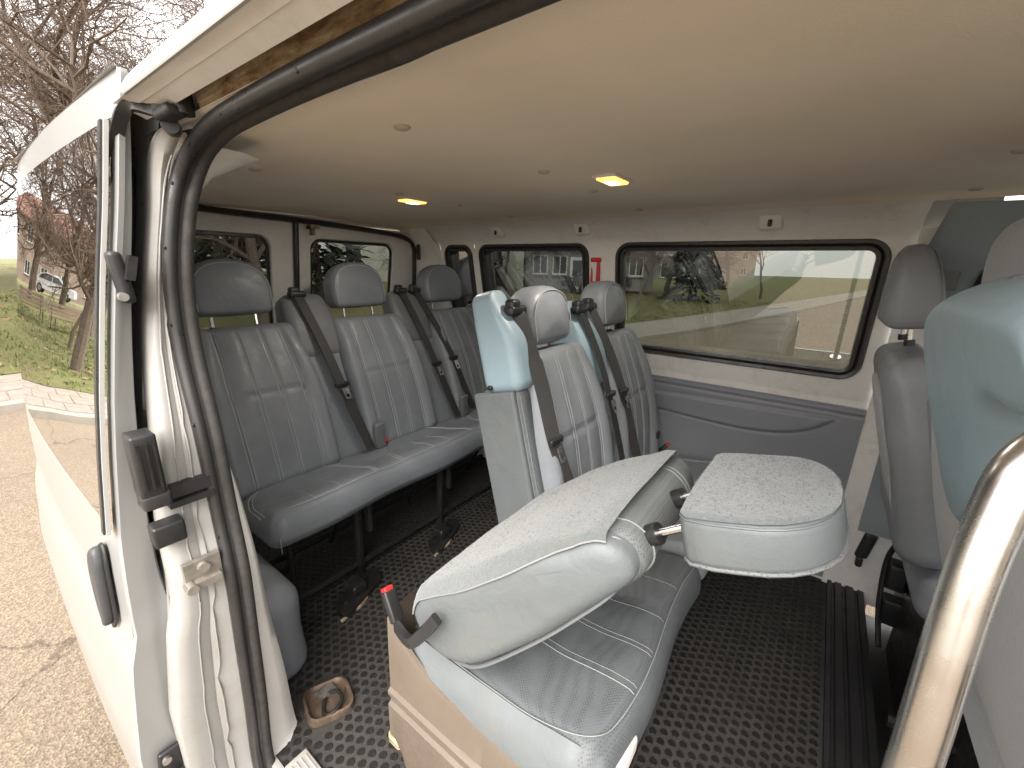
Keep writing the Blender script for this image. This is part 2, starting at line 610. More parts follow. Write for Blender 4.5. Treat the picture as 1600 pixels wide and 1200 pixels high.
# sliding door, outer skin: X at height z (door stands outboard of the body)
DOORX = [(-0.48, 0.108), (-0.206, 0.067), (0.01, 0.052), (0.226, 0.050), (0.442, 0.073), (0.507, 0.091), (0.615, 0.095), (0.718, 0.103), (0.874, 0.123), (0.982, 0.139), (1.09, 0.158), (1.198, 0.178), (1.306, 0.200), (1.447, 0.225), (1.522, 0.240)]
BODYX = [(-0.36, 0.185), (-0.1, 0.147), (0.1, 0.133), (0.30, 0.131), (0.50, 0.153), (0.56, 0.169), (0.66, 0.173), (0.755, 0.180), (0.90, 0.199), (1.0, 0.214), (1.1, 0.231), (1.2, 0.250), (1.3, 0.270), (1.43, 0.293), (1.50, 0.307)]
dx = lambda z: interp(DOORX, z)
bx = lambda z: interp(BODYX, z)        # the body's own near skin

# ---- floor mat with raised studs
mb = MB()
patch(mb, 0.27, 1.965, -0.20, 2.12, lambda x, y: (x, y, 0.0), 12, 16)
floor = mb.build("floor_mat", M_FLOOR, van)
def stud_mesh():
    m = MB()
    n = 12
    a = [(0.0106 * math.cos(2 * PI * i / n), 0.0106 * math.sin(2 * PI * i / n), 0.0) for i in range(n)]
    b = [(p[0] * 0.88, p[1] * 0.88, 0.0016) for p in a]
    m.add(a + b, [(i, (i + 1) % n, n + (i + 1) % n, n + i) for i in range(n)] + [tuple(range(n, 2 * n))])
    me = bpy.data.meshes.new("stud")
    me.from_pydata(m.v, [], m.f)
    me.materials.append(M_STUD)
    return me
stud_me = stud_mesh()
spots = []
P = 0.0295
for j in range(int(2.3 / (P * 0.866))):
    for i in range(int(1.7 / P)):
        x = 0.29 + P * (i + 0.5 * (j % 2))
        y = -0.18 + P * 0.866 * j
        if x < 1.95 and y < 2.1 and not (0.375 < x < 0.505 and 0.87 < y < 1.03):
            spots.append((x, y))
def stud_rank(p):
    x, y = p
    seen = 0
    if 0.46 < y < 1.25 and 0.3 < x < 1.5 and not (x > 0.50 and y < 0.72 + 0.10 * (x - 0.5)):
        seen = 2
    if -0.18 < y < 0.14 and 0.62 < x < 1.7:
        seen = max(seen, 1)
    return (-seen, (x * x + y * y))
spots.sort(key=stud_rank)
for p in spots[:300]:
    o = bpy.data.objects.new("stud", stud_me)
    COL.objects.link(o)
    o.parent = floor
    o.location = Vector((p[0], p[1], 0.0005)) - origin(floor)
mb = MB()
n = 8
for (x, y) in spots[300:]:
    a = [(x + 0.0106 * math.cos(2 * PI * i / n), y + 0.0106 * math.sin(2 * PI * i / n), 0.0) for i in range(n)]
    b = [(x + 0.0094 * math.cos(2 * PI * i / n), y + 0.0094 * math.sin(2 * PI * i / n), 0.0018) for i in range(n)]
    mb.add(a + b, [(i, (i + 1) % n, n + (i + 1) % n, n + i) for i in range(n)] + [tuple(range(n, 2 * n))])
mb.build("stud_field", M_STUD, floor, kind="stuff")
# floor under the mat, lower cab floor
mb = MB()
mb.box((1.1, 0.95, -0.06), (1.72, 2.36, 0.10))
mb.box((1.1, -0.95, -0.12), (1.72, 1.44, 0.08))
mb.build("floor_pan", M_STEELBLACK, van)
# ribbed step strip behind the front seats
mb = MB()
prof = [(-0.20, 0.0), (-0.20, 0.018), (-0.212, 0.020), (-0.215, 0.012), (-0.222, 0.012), (-0.225, 0.020), (-0.245, 0.021), (-0.248, 0.012), (-0.256, 0.012), (-0.259, 0.021), (-0.283, 0.021), (-0.286, 0.012), (-0.294, 0.012), (-0.297, 0.020), (-0.315, 0.019), (-0.318, -0.08)]
mb.grid([[(x, y, z) for (y, z) in prof] for x in (0.28, 0.8, 1.4, 1.955)])
mb.build("floor_step", M_BLACK, van, angle=25)
# tie-down cup in the floor
cup = MB()
loop = densify(rrect(-0.060, 0.060, -0.052, 0.052, 0.03, 5), 0.02)
def cup_at(s, z):
    return [(0.443 + (p[0] * 0.94 + p[1] * 0.35) * s, 0.95 + (p[1] * 0.94 - p[0] * 0.35) * s * 1.15, z) for p in loop]
cup.grid([cup_at(1.04, 0.001), cup_at(1.0, 0.018), cup_at(0.90, 0.020), cup_at(0.84, 0.014), cup_at(0.76, 0.004), cup_at(0.3, 0.003), cup_at(0.02, 0.003)], close=True)
M_CUP = simple("rusty_cup", (0.12, 0.085, 0.062), 0.45, metal=0.35, var=0.55, nscale=35)
cup_o = cup.build("tie_down_cup", M_CUP, van, angle=50)
MB().tube(catmull([(0.415, 0.925, 0.010), (0.43, 0.90, 0.018), (0.465, 0.915, 0.020), (0.47, 0.95, 0.018), (0.445, 0.965, 0.010)], 5, True), 0.0055, 8, closed=True).build("ring", M_STEELBLACK, cup_o)
MB().box((0.455, 0.975, 0.010), (0.04, 0.03, 0.012)).box((0.43, 0.985, 0.010), (0.014, 0.014, 0.012)).build("bolt", M_STEEL, cup_o)

# ---- headliner
mb = MB()
def liner(x, y):
    u = (x - 0.335) / (1.69 - 0.335)
    z = CEIL + 0.012 * math.sin(PI * u) - 0.004
    z += 0.004 * mnoise.noise(Vector((x * 2.2, y * 2.0, 3.1))) + 0.0015 * mnoise.noise(Vector((x * 9, y * 7, 1.1)))
    z -= 0.016 * (1 - sstep(u, 0.0, 0.045)) ** 2 + 0.012 * (1 - sstep(1 - u, 0.0, 0.06)) ** 2
    if y > 1.85:
        z -= 0.02 * ((y - 1.85) / 0.2) ** 2
    e = 0.012 * mnoise.noise(Vector((y * 6.0, 0.3, 8.0))) * (1 - sstep(u, 0, 0.08))
    return (x + e, y, z)
patch(mb, 0.335, 1.69, -1.05, 2.05, liner, 60, 110)
headliner = mb.build("headliner", M_LINER, van, angle=180)
plug = MB()
for i in range(1):
    n = 16
    plug.grid([[(r * math.cos(2 * PI * k / n), r * math.sin(2 * PI * k / n), z) for k in range(n)] for r, z in ((0.0145, 0.003), (0.0145, -0.002), (0.011, -0.0045), (0.0005, -0.005))], close=True)
plug_me = None
for (x, y) in [(0.52, 0.62), (0.545, 1.215), (0.95, 0.615), (1.235, 0.622), (0.99, 1.205), (1.61, -0.247), (1.225, -0.233), (1.275, 1.21), (1.61, 0.62), (1.61, 1.21)]:
    if plug_me is None:
        o = plug.build("plug", M_LINERPLUG, headliner)
        plug_me = o.data
        plug_me.transform(Matrix.Translation(origin(headliner)))
    else:
        o = bpy.data.objects.new("plug", plug_me)
        COL.objects.link(o)
        o.parent = headliner
    o.location = Vector((x, y, liner(x, y)[2])) - origin(headliner)
# dome lamps
for (x, y) in ((1.10, 1.27), (1.10, 0.50)):
    z = liner(x, y)[2]
    m = MB()
    m.rbox((0.055, 0.033, 0.004), 0.0035, lambda a, b, c: (x + a, y + b, z - 0.002 + c), (2, 2, 1), 2)
    lamp = m.build("dome_lamp", M_CREAM, van)
    m = MB()
    m.rbox((0.047, 0.026, 0.006), 0.005, lambda a, b, c: (x + a, y + b, z - 0.0055 + c), (2, 2, 1), 2)
    m.build("lens", M_LAMPDIM, lamp)
    m = MB()
    m.rbox((0.021, 0.015, 0.004), 0.0035, lambda a, b, c: (x + a, y + b, z - 0.0105 + c), (2, 2, 1), 2)
    m.build("bulb", M_LAMP, lamp)
    ld = bpy.data.lights.new("dome_lamp_light", 'AREA')     # the lit bulb's own light
    ld.shape = 'RECTANGLE'
    ld.size, ld.size_y = 0.034, 0.022
    ld.energy = 0.65
    ld.color = (1.0, 0.93, 0.83)
    lo = bpy.data.objects.new("dome_lamp_light", ld)
    COL.objects.link(lo)
    lo.location = (x, y, z - 0.0155)

# ---- far side wall with three windows, in (y, z)
ZB, ZT = 0.868, 1.325
WINS = [(1.635, 1.825, 0.05), (0.925, 1.565, 0.05), (-0.125, 0.775, 0.055)]     # y0, y1, corner radius
fm = lambda y, z: (fx(z), y, z)
mb = MB()
z0c, z1c = 0.78, 1.352
cells = [(1.60, 1.86), (0.85, 1.60), (-0.185, 0.85)]
for (y0, y1, r), (c0, c1) in zip(WINS, cells):
    hole = rrect(y0, y1, ZB, ZT, r)
    holed(mb, (c0, c1, z0c, z1c), hole, fm)
    H = densify(hole, 0.05)
    mb.grid([[fm(*p) for p in H], [(fx(p[1]) + 0.055, p[0], p[1]) for p in H]], close=True)
patch(mb, 1.86, 2.12, z0c, z1c, fm, 4, 6)
patch(mb, -0.185, 2.12, -0.04, z0c, fm, 12, 8)
patch(mb, -0.185, 2.12, z1c, 1.43, fm, 20, 6)
wall = mb.build("side_wall", M_CREAM, van, angle=50)
mb = MB()
patch(mb, -0.35, 2.14, -0.35, 0.84, lambda y, z: (fx(max(z, 0.0)) + 0.075, y, z), 4, 6)
patch(mb, -0.35, 2.14, 1.34, 1.5, lambda y, z: (fx(min(z, 1.36)) + 0.075, y, z), 4, 3)
mb.build("outer_panel", M_WHITE, van)
# window: pane + rubber seal
for k, (y0, y1, r) in enumerate(WINS):
    m = MB()
    loop = densify(rrect(y0 - 0.012, y1 + 0.012, ZB - 0.012, ZT + 0.012, r + 0.01), 0.06)
    m.prism(loop, lambda p: (fx(p[1]) + 0.040, p[0], p[1]), lambda p: (fx(p[1]) + 0.0405, p[0], p[1]))
    pane_v = m.v[: len(loop)]
    m2 = MB()
    m2.add(pane_v, [tuple(range(len(loop)))])
    win = m2.build("window", M_GLASS, van, angle=180)
    m = MB()
    path = [Vector((fx(p[1]) + 0.012, p[0], p[1])) for p in densify(rrect(y0 + 0.008, y1 - 0.008, ZB + 0.008, ZT - 0.008, r - 0.01, 8), 0.06)]
    prof = [(-0.020, 0.012), (-0.014, 0.022), (-0.004, 0.020), (0.0, 0.010), (0.006, 0.016), (0.015, 0.014), (0.018, 0.0), (0.014, -0.03), (-0.018, -0.03)]
    m.sweep(path, [(a, b) for a, b in prof], up=(-1, 0, 0), closed=True)
    m.build("window_seal", M_RUBBER, win, angle=50)
# cove rail brackets above the windows
for yb in (0.926, 0.206, 1.40):
    m = MB()
    m.rbox((0.014, 0.036, 0.026), 0.012, lambda a, b, c: (1.752 + a + (1.40 - (1.392 + c)) * 0.7, yb + b, 1.390 + c), (1, 2, 2), 3)
    hook = m.build("hook_mount", M_CREAM, van)
    MB().rbox((0.004, 0.0065, 0.012), 0.0035, lambda a, b, c: (1.742 + a, yb + b, 1.386 + c), (1, 1, 2), 2).build("hook", M_STEELBLACK, hook)
# roof cove between headliner and window heads
mb = MB()
mb.grid([[(x + 0.003 * mnoise.noise(Vector((y * 3, z * 5, 0))), y, z) for (x, z) in ((1.655, 1.437), (1.70, 1.432), (1.735, 1.42), (1.757, 1.400), (1.772, 1.378))] for y in [-0.185 + 2.26 * i / 40 for i in range(41)]])
mb.build("roof_cove", M_LINER, van)
# grey trim panel on the lower wall with an embossed bow
mb = MB()
def trim_at(y, z):
    yy = max(-0.185, y)
    e = 0.0
    # bow: straight top edge at z=.685, belly below, meeting at the front tip
    tip = -0.105
    if y > tip:
        t = (y - tip) / 0.8
        top = 0.703 - 0.028 * t
        low = 0.703 - 0.125 * (1 - math.exp(-(y - tip) / 0.10)) + 0.02 * sstep(t, 0.3, 1.0)
        d = min(top - z, z - low)
        e = 0.010 * sstep(d, -0.004, 0.010)
        g = math.exp(-(d / 0.006) ** 2)
        e -= 0.006 * g
    e += 0.004 * math.exp(-((z - 0.735) / 0.006) ** 2) - 0.006 * math.exp(-((z - 0.722) / 0.004) ** 2)
    return (fx(z) - 0.016 - e, y, z)
patch(mb, -0.182, 1.60, 0.02, 0.752, trim_at, 180, 120)
mb.grid([[(fx(0.752) - 0.016, y, 0.752), (fx(0.752) + 0.01, y, 0.756)] for y in (-0.182, 1.60)])
mb.grid([[(fx(z) - 0.016, -0.182, z), (fx(z) + 0.01, -0.186, z)] for z in [0.02 + 0.732 * i / 8 for i in range(9)]])
mb.build("trim_panel", M_TRIM, van, angle=180)
# white door post at the front end of the far wall, grey pillar covers
mb = MB()
post = lambda y, z: (fx(z) - 0.012 - 0.02 * sstep(-y, 0.20, 0.24), y, z)
patch(mb, -0.245, -0.183, 0.30, 0.86, post, 4, 8)
patch(mb, -0.40, -0.183, -0.03, 0.30, lambda y, z: (fx(z) - 0.014, y, z), 4, 6)
patch(mb, -0.30, -0.183, 0.86, 1.36, lambda y, z: (fx(z) - 0.010 - 0.03 * sstep(-y, 0.19, 0.25), y, z), 5, 8)
mb.build("door_post", M_CREAM, van)
mb = MB()
patch(mb, -0.42, -0.246, 0.28, 0.90, lambda y, z: (fx(z) - 0.034, y, z), 3, 6)
pcv = mb.build("pillar_cover", M_TRIMGREEN, van)
MB().rbox((0.006, 0.016, 0.035), 0.005, lambda a, b, c: (fx(0.66) - 0.036 + a, -0.275 + b, 0.66 + c), (1, 1, 2), 2).build("slot", M_BLACK, pcv)
mb = MB()
outl = [(-0.205, 1.30), (-0.222, 1.415), (-0.40, 1.412), (-0.43, 1.33), (-0.36, 1.25), (-0.33, 1.10), (-0.26, 1.10)]
mb.prism(densify(outl, 0.06), lambda p: (fx(p[1]) - 0.050, p[0], p[1]), lambda p: (fx(p[1]) - 0.036, p[0], p[1]))
pc2 = mb.build("pillar_cover", M_TRIMGREEN, van, angle=30)
for (y, z) in ((-0.245, 1.345), (-0.315, 1.346)):
    MB().rbox((0.004, 0.009, 0.009), 0.0035, lambda a, b, c: (fx(z) - 0.052 + a, y + b, z + c), (1, 1, 1), 2).build("screw_cap", M_BLACK, pc2)
MB().rbox((0.004, 0.03, 0.06), 0.0035, lambda a, b, c: (fx(1.25) - 0.052 + a, -0.262 + b, 1.245 + c), (1, 2, 2), 2).build("cover_plate", M_TOWER, pc2)
# belt anchor on the white post
m = MB()
m.rbox((0.012, 0.020, 0.055), 0.010, lambda a, b, c: (fx(0.2) - 0.028 + a, -0.283 + b - 0.15 * c, 0.225 + c), (1, 2, 3), 3)
an = m.build("belt_anchor", M_BLACK, van)
MB().rbox((0.014, 0.011, 0.022), 0.009, lambda a, b, c: (fx(0.2) - 0.034 + a, -0.274 + b, 0.155 + c), (1, 2, 2), 3).build("anchor_tab", M_RUBBER, an)
# cab door beyond the post: frame, seal and glass
mb = MB()
patch(mb, -1.35, -0.40, -0.05, 0.86, lambda y, z: (fx(z) - 0.008, y, z), 4, 5)
mb.build("cab_door_panel", M_TRIM, van)
mb = MB()
mb.tube(catmull([(fx(0.4) - 0.05, -0.36, 0.4), (fx(0.86) - 0.05, -0.345, 0.86), (fx(1.1) - 0.055, -0.335, 1.10), (fx(1.25) - 0.06, -0.352, 1.25), (fx(1.33) - 0.065, -0.40, 1.33), (fx(1.365) - 0.07, -0.52, 1.372), (fx(1.38) - 0.07, -0.9, 1.40), (fx(1.38) - 0.07, -1.2, 1.40)], 6), 0.016, 8)
mb.build("cab_door_seal", M_RUBBER, van)
mb = MB()
mb.tube(catmull([(fx(0.86) - 0.02, -0.40, 0.86), (fx(1.1) - 0.025, -0.39, 1.10), (fx(1.25) - 0.03, -0.405, 1.24), (fx(1.32) - 0.035, -0.46, 1.315), (fx(1.365) - 0.04, -0.60, 1.35), (fx(1.38) - 0.04, -1.2, 1.365)], 6), 0.024, 8)
mb.build("cab_door_frame", M_CREAM, van)
mb = MB()
patch(mb, -1.35, -0.42, 0.86, 1.36, lambda y, z: (fx(z) + 0.02, y, z), 3, 4)
mb.build("cab_window", M_GLASSCAB, van)
# cab: near door, dashboard, windscreen, roof lining
mb = MB()
patch(mb, -1.35, -0.46, -0.05, 0.86, lambda y, z: (bx(z) + 0.03, y, z), 4, 5)
patch(mb, -0.46, -0.38, -0.05, 1.43, lambda y, z: (bx(z) + 0.03, y, z), 2, 8)
mb.build("cab_door_panel", M_TRIM, van)
mb = MB()
patch(mb, -1.35, -0.46, 0.86, 1.40, lambda y, z: (bx(z) + 0.02, y, z), 3, 4)
mb.build("cab_window", M_GLASSCAB, van)
mb = MB()
mb.rbox((0.80, 0.24, 0.30), 0.08, lambda a, b, c: (1.1 + a, -1.55 + b, 0.50 + c), (6, 3, 3), 3)
mb.build("dashboard", M_BLACK, van)
mb = MB()
mb.grid([[(x, lerp(-1.80, -1.10, t), lerp(0.78, 1.42, t)) for x in (0.3, 1.1, 1.9)] for t in (0, 0.5, 1)])
mb.build("windscreen", M_GLASSCAB, van)

# ---- rear: two doors with windows, in (x, z)
ry = lambda z: interp([(0.0, 2.17), (0.6, 2.165), (1.0, 2.13), (1.40, 2.06), (1.5, 2.03)], z)
rm = lambda x, z: (x, ry(z), z)
RW = [(0.36, 1.065, (0.515, 0.962)), (1.075, 1.80, (1.145, 1.648))]
for k, (x0, x1, (w0, w1)) in enumerate(RW):
    m = MB()
    hole = rrect(w0, w1, 0.88, 1.336, 0.055)
    holed(m, (x0, x1, 0.80, 1.405), hole, rm)
    H = densify(hole, 0.05)
    def inner(p, s, d):
        cx, cz = (w0 + w1) / 2, 1.108
        return (cx + (p[0] - cx) * s, ry(p[1]) + d, cz + (p[1] - cz) * s)
    m.grid([[rm(*p) for p in H], [inner(p, 0.985, 0.012) for p in H], [inner(p, 0.97, 0.03) for p in H]], close=True)
    patch(m, x0, x1, -0.02, 0.80, rm, 4, 5)
    door = m.build("rear_door", M_CREAM, van, angle=50)
    m = MB()
    loop = densify(rrect(w0 - 0.01, w1 + 0.01, 0.87, 1.346, 0.06), 0.06)
    m.add([(p[0], ry(p[1]) + 0.022, p[1]) for p in loop], [tuple(range(len(loop)))])
    m.build("window", M_GLASSREAR, door, angle=180)
    m = MB()
    m.tube([(p[0], ry(p[1]) + 0.018, p[1]) for p in densify(rrect(w0 + 0.01, w1 - 0.01, 0.89, 1.326, 0.05, 8), 0.06)], 0.008, 6, closed=True, up=(0, 1, 0))
    m.build("window_seal", M_RUBBER, door)
m = MB()
sp = catmull([(0.30, ry(1.42) - 0.03, 1.425), (0.70, ry(1.41) - 0.03, 1.413), (1.15, ry(1.40) - 0.03, 1.404), (1.55, ry(1.39) - 0.03, 1.387), (1.70, ry(1.37) - 0.03, 1.368), (1.765, ry(1.32) - 0.03, 1.325), (1.785, ry(1.2) - 0.03, 1.22), (1.80, ry(0.9) - 0.03, 0.9), (1.82, ry(0.3) - 0.03, 0.3)], 8)
m.tube(sp, 0.013, 8)
m.build("rear_door_seal", M_RUBBER, van)
m = MB()
m.tube([(1.070, ry(z) - 0.012, z) for z in (0.0, 0.4, 0.8, 1.0, 1.2, 1.40)], 0.013, 8, up=(0, 1, 0))
m.build("rear_door_seal", M_RUBBER, van)
m = MB()
m.box((1.148, ry(1.385) - 0.03, 1.385), (0.045, 0.03, 0.016)).box((1.140, ry(1.37) - 0.03, 1.365), (0.014, 0.024, 0.04))
lt = m.build("rear_door_latch", M_RUST, van)
MB().box((1.118, ry(1.385) - 0.03, 1.378), (0.012, 0.012, 0.014)).build("striker", M_BLACK, lt)
# rear corner pillar and roof end
mb = MB()
mb.grid([[(fx(z) + 0.004, 1.88, z), (fx(z) - 0.02, 2.00, z), (fx(z) - 0.045, 2.08, z), (1.795, ry(z) - 0.01, z), (1.795, ry(z) + 0.06, z)] for z in [1.42 * i / 14 for i in range(15)]])
mb.build("corner_pillar", M_CREAM, van)
MB().rbox((0.006, 0.014, 0.05), 0.005, lambda a, b, c: (1.775 + a, 2.012 + b, 1.30 + c), (1, 1, 2), 2).build("rear_belt_slot", M_BLACK, van)
mb = MB()
mb.grid([[(x, y, z) for x in (0.28, 0.7, 1.1, 1.5, 1.82)] for (y, z) in ((2.03, 1.425), (2.05, 1.415), (2.06, 1.408), (2.10, 1.408), (2.12, 1.48))])
mb.build("rear_header", M_CREAM, van)

# ---- outer roof
mb = MB()
def roof_at(x, y):
    u = (x - 1.1) / 0.9
    return (x, y, 1.500 + 0.055 * (1 - u * u))
patch(mb, 0.262, 1.99, -1.12, 2.16, roof_at, 12, 8)
mb.build("roof", M_WHITE, van)

# ---- near side: doorway frame
SEAL = [(-0.95, 1.426, .303), (-0.5, 1.426, .303), (0.0, 1.426, .303), (.34, 1.425, .303), (.55, 1.424, .303), (.70, 1.422, .306), (.815, 1.418, .311), (.905, 1.399, .313), (.943, 1.362, .303), (.950, 1.311, .287), (.954, 1.225, .270), (.958, 1.135, .262), (.949, 1.040, .2585), (.912, .897, .255), (.905, .736, .256), (.876, .600, .251), (.886, .429, .250), (.902, .237, .250), (.925, .06, .250), (.915, -.01, .250), (.85, -.045, .250), (.5, -.05, .250), (-0.3, -.05, .250)]
path = catmull([(x, y, z) for (y, z, x) in SEAL], 6)
ring = [(math.cos(2 * PI * i / 10), math.sin(2 * PI * i / 10)) for i in range(10)]
def lobe(r, off, flat=1.0):
    return [(r * c + off, r * s * flat) for c, s in ring]
mb = MB()
# sweep frame: side = outward of the opening, up = -X
mb.sweep(path, [(a, b + 0.004) for a, b in lobe(0.0118, 0.003)], up=(-1, 0, 0))
mb.sweep(path, [(a, b) for a, b in [(-0.004, -0.02), (0.014, -0.02), (0.014, 0.0), (-0.004, 0.0)]], up=(-1, 0, 0))
aseal = mb.build("doorway_seal", M_RUBBER, van, angle=60)
mb = MB()
mb.sweep(path, [(a, b - 0.020) for a, b in lobe(0.0105, -0.001)], up=(-1, 0, 0))
mb.build("inner_lip", M_RUBBERCLOTH, aseal, angle=60)
for i in range(14, len(path) - 40, 9):     # vent holes in the outer lobe
    p = path[i]
    m = MB()
    nn = Vector((-0.0130, -0.005, -0.001))
    m.rbox((0.0016, 0.0022, 0.003), 0.0015, lambda a, b, c: (p.x + nn.x - 0.0014 + a, p.y + nn.y + b, p.z + nn.z + c), (1, 1, 1), 2)
    m.build("vent_hole", M_BLACK, aseal)
# painted jamb: from the seal outwards to the body skin (rear edge of the doorway)
J = [p for p in path if p.y > 0.80 and p.z > -0.03 and not (p.z > 1.41)]
mb = MB()
rows = []
for p in J:
    z = p.z
    k = sstep(z, 1.30, 1.41)
    xo = bx(z) - 0.012
    rows.append([(p.x + 0.004, p.y + 0.004, z),
                 (p.x - 0.012, p.y + 0.010, z + 0.008 * k),
                 (lerp(p.x, xo, 0.42), p.y + 0.008, z + 0.012 * k),
                 (lerp(p.x, xo, 0.46), p.y + 0.013, z + 0.012 * k),
                 (lerp(p.x, xo, 0.50), p.y + 0.011, z + 0.012 * k),
                 (lerp(p.x, xo, 0.78), p.y + 0.009, z + 0.016 * k),
                 (xo + 0.006, p.y + 0.012, z + 0.02 * k),
                 (xo, p.y + 0.022, z + 0.02 * k),
                 (xo + 0.002, p.y + 0.072, z + 0.02 * k)])
mb.grid(rows)
jamb = mb.build("doorway_jamb", M_DIRTY, van, angle=60)
# sealed seam beads on the jamb
for off, wob in ((0.38, 0.10), (0.64, 0.05)):
    m = MB()
    pts = []
    for i, p in enumerate(J):
        xo = bx(p.z) - 0.012
        t = off + wob * (0.35 * mnoise.noise(Vector((p.z * 9, off * 7, 0))) + 0.5 * max(0.0, math.sin(p.z * 34 + off * 5)) ** 6)
        yy = p.y + interp([(0, 0.009), (0.42, 0.008), (0.5, 0.011), (0.78, 0.009), (1, 0.012)], t)
        pts.append((lerp(p.x, xo, t), yy - 0.0015, p.z))
    m.tube(pts[4:-3], 0.0016, 6)
    m.build("seam_bead", M_DIRTY, jamb)
nx_ = lambda z: 2.2 - fx(z)
inx = lambda y, z: nx_(z) - 0.055 * (1 - sstep(y, 1.3, 1.7)) * sstep(z, 0.55, 0.9) + 0.02 * sstep(y, 1.3, 1.7)
# inner trim strip on the cabin side of the seal
mb = MB()
rows = []
for p in J:
    w = interp([(0.0, 0.085), (0.2, 0.07), (0.45, 0.045), (0.75, 0.026), (0.95, 0.0), (1.3, 0.0), (1.37, 0.03), (1.41, 0.09)], p.z)
    rows.append([(p.x + 0.018, p.y + 0.004, p.z), (p.x + 0.022, p.y + 0.008, p.z), (p.x + 0.024 + w * 0.6, p.y + 0.014, p.z), (p.x + 0.026 + w, p.y + 0.045, p.z), (inx(1.16, p.z) if p.z < 1.36 else p.x + 0.03 + w, max(1.16, p.y + 0.09), p.z)])
mb.grid(rows)
mb.build("doorway_trim", M_CREAM, van, angle=60)
# near inner wall behind the doorway
mb = MB()
WN = (1.22, 1.98)
holed(mb, (1.14, 2.12, z0c, z1c), rrect(WN[0], WN[1], ZB, ZT, 0.055), lambda y, z: (inx(y, z), y, z))
patch(mb, 1.10, 2.12, -0.04, z0c, lambda y, z: (inx(y, z), y, z), 12, 12)
patch(mb, 1.10, 2.12, z1c, 1.43, lambda y, z: (inx(y, z), y, z), 12, 5)
mb.build("side_wall", M_CREAM, van)
mb = MB()
holed(mb, (1.06, 2.14, 0.78, 1.44), rrect(1.13, 2.05, 0.83, 1.40, 0.05), lambda y, z: (bx(z), y, z))
patch(mb, 0.96, 2.14, -0.36, 0.78, lambda y, z: (bx(z), y + 0.03 * sstep(z, 0.5, 0.8) * (y < 1.0), z), 6, 8)
patch(mb, 1.0, 2.14, 1.44, 1.50, lambda y, z: (bx(z), y, z), 3, 2)
mb.build("outer_panel", M_WHITE, van)
mb = MB()
mb.add([(bx(p[1]) + 0.004, p[0], p[1]) for p in densify(rrect(1.12, 2.06, 0.82, 1.41, 0.05), 0.08)], [tuple(range(len(densify(rrect(1.12, 2.06, 0.82, 1.41, 0.05), 0.08))))])
nw = mb.build("window", M_GLASSDOOR, van, angle=180)
MB().tube([(bx(p[1]) - 0.002, p[0], p[1]) for p in densify(rrect(1.135, 2.045, 0.835, 1.395, 0.045), 0.08)], 0.011, 6, closed=True, up=(-1, 0, 0)).build("window_seal", M_RUBBER, nw)
# header above the doorway: gutter, white flange, rusty slide rail, inner flange
ys = [-1.1 + 2.13 * i / 30 for i in range(31)]
def strip(name, prof, mat, y1=1.02, ang=30, parent=van):
    m = MB()
    m.grid([[(x, y, z) for (x, z) in prof] for y in ys if y <= y1])
    return m.build(name, mat, parent, angle=ang)
strip("roof_gutter", [(0.275, 1.512), (0.258, 1.503), (0.244, 1.490), (0.233, 1.476), (0.226, 1.464), (0.2235, 1.456), (0.226, 1.4515), (0.231, 1.453)], M_WHITE, y1=0.95, ang=60)
strip("roof_flange", [(0.229, 1.4535), (0.234, 1.4535), (0.247, 1.448), (0.249, 1.4485), (0.270, 1.441), (0.272, 1.443), (0.272, 1.455)], M_CREAM)
rail = strip("slide_rail", [(0.2715, 1.452), (0.2715, 1.468), (0.279, 1.468), (0.281, 1.463), (0.284, 1.468), (0.2945, 1.462), (0.2955, 1.448), (0.298, 1.447), (0.2985, 1.4385)], M_RUST, y1=0.86)
strip("rail_flange", [(0.2975, 1.4400), (0.302, 1.4362), (0.309, 1.4345), (0.325, 1.440), (0.345, 1.448)], M_CREAM, ang=50)
# sill
mb = MB()
mb.grid([[(x, y, z) for (x, z) in ((0.16, -0.30), (0.155, -0.10), (0.17, -0.055), (0.23, -0.045), (0.262, -0.04), (0.268, 0.004), (0.275, 0.006), (0.285, 0.004))] for y in (-0.6, 0.0, 0.5, 0.93)])
mb.build("door_sill", M_DIRTY, van)
mb = MB()
mb.rbox((0.028, 0.26, 0.006), 0.004, lambda a, b, c: (0.312 + a, 0.62 + b, 0.006 + c), (1, 4, 1), 2)
spl = mb.build("sill_plate", M_DIRTY, van)
for k in range(4):
    MB().tube([(0.294 + 0.012 * k, 0.38, 0.0125), (0.294 + 0.012 * k, 0.865, 0.0125)], 0.0022, 6).build("rib", M_DIRTY, spl)
# wheel arch cover
mb = MB()
mb.rbox((0.085, 0.31, 0.19), 0.075, lambda a, b, c: (0.392 + a + 0.10 * max(0.0, -c) * (0.3 + (a > 0)) - 0.03 * max(0, c), 1.39 + b - 0.14 * c * (b < 0), 0.15 + c), (4, 8, 6), 5)
mb.build("wheel_arch_cover", M_TRIM, van, angle=180)
# door buffer and striker pieces on the jamb
mb = MB()
mb.tube([(0.287, 0.905, 1.424), (0.272, 0.868, 1.421)], 0.0125, 14)
rb = mb.build("rubber_buffer", M_BLACK, van)
mb = MB()
mb.box((0.205, 0.884, 0.640), (0.060, 0.012, 0.052)).box((0.200, 0.872, 0.622), (0.058, 0.018, 0.014))
mb.tube([(0.205, 0.884, 0.652), (0.205, 0.868, 0.652)], 0.010, 10).tube([(0.180, 0.884, 0.622), (0.180, 0.858, 0.622)], 0.010, 10)
mb.build("door_striker", M_STRIKER, van)
# centre rail in the body side, a dark slot
mb = MB()
mb.box((0.218, 0.925, 0.808), (0.062, 0.05, 0.024)).box((0.215, 0.92, 0.785), (0.070, 0.05, 0.012))
mb.build("centre_rail", M_BLACK, van)

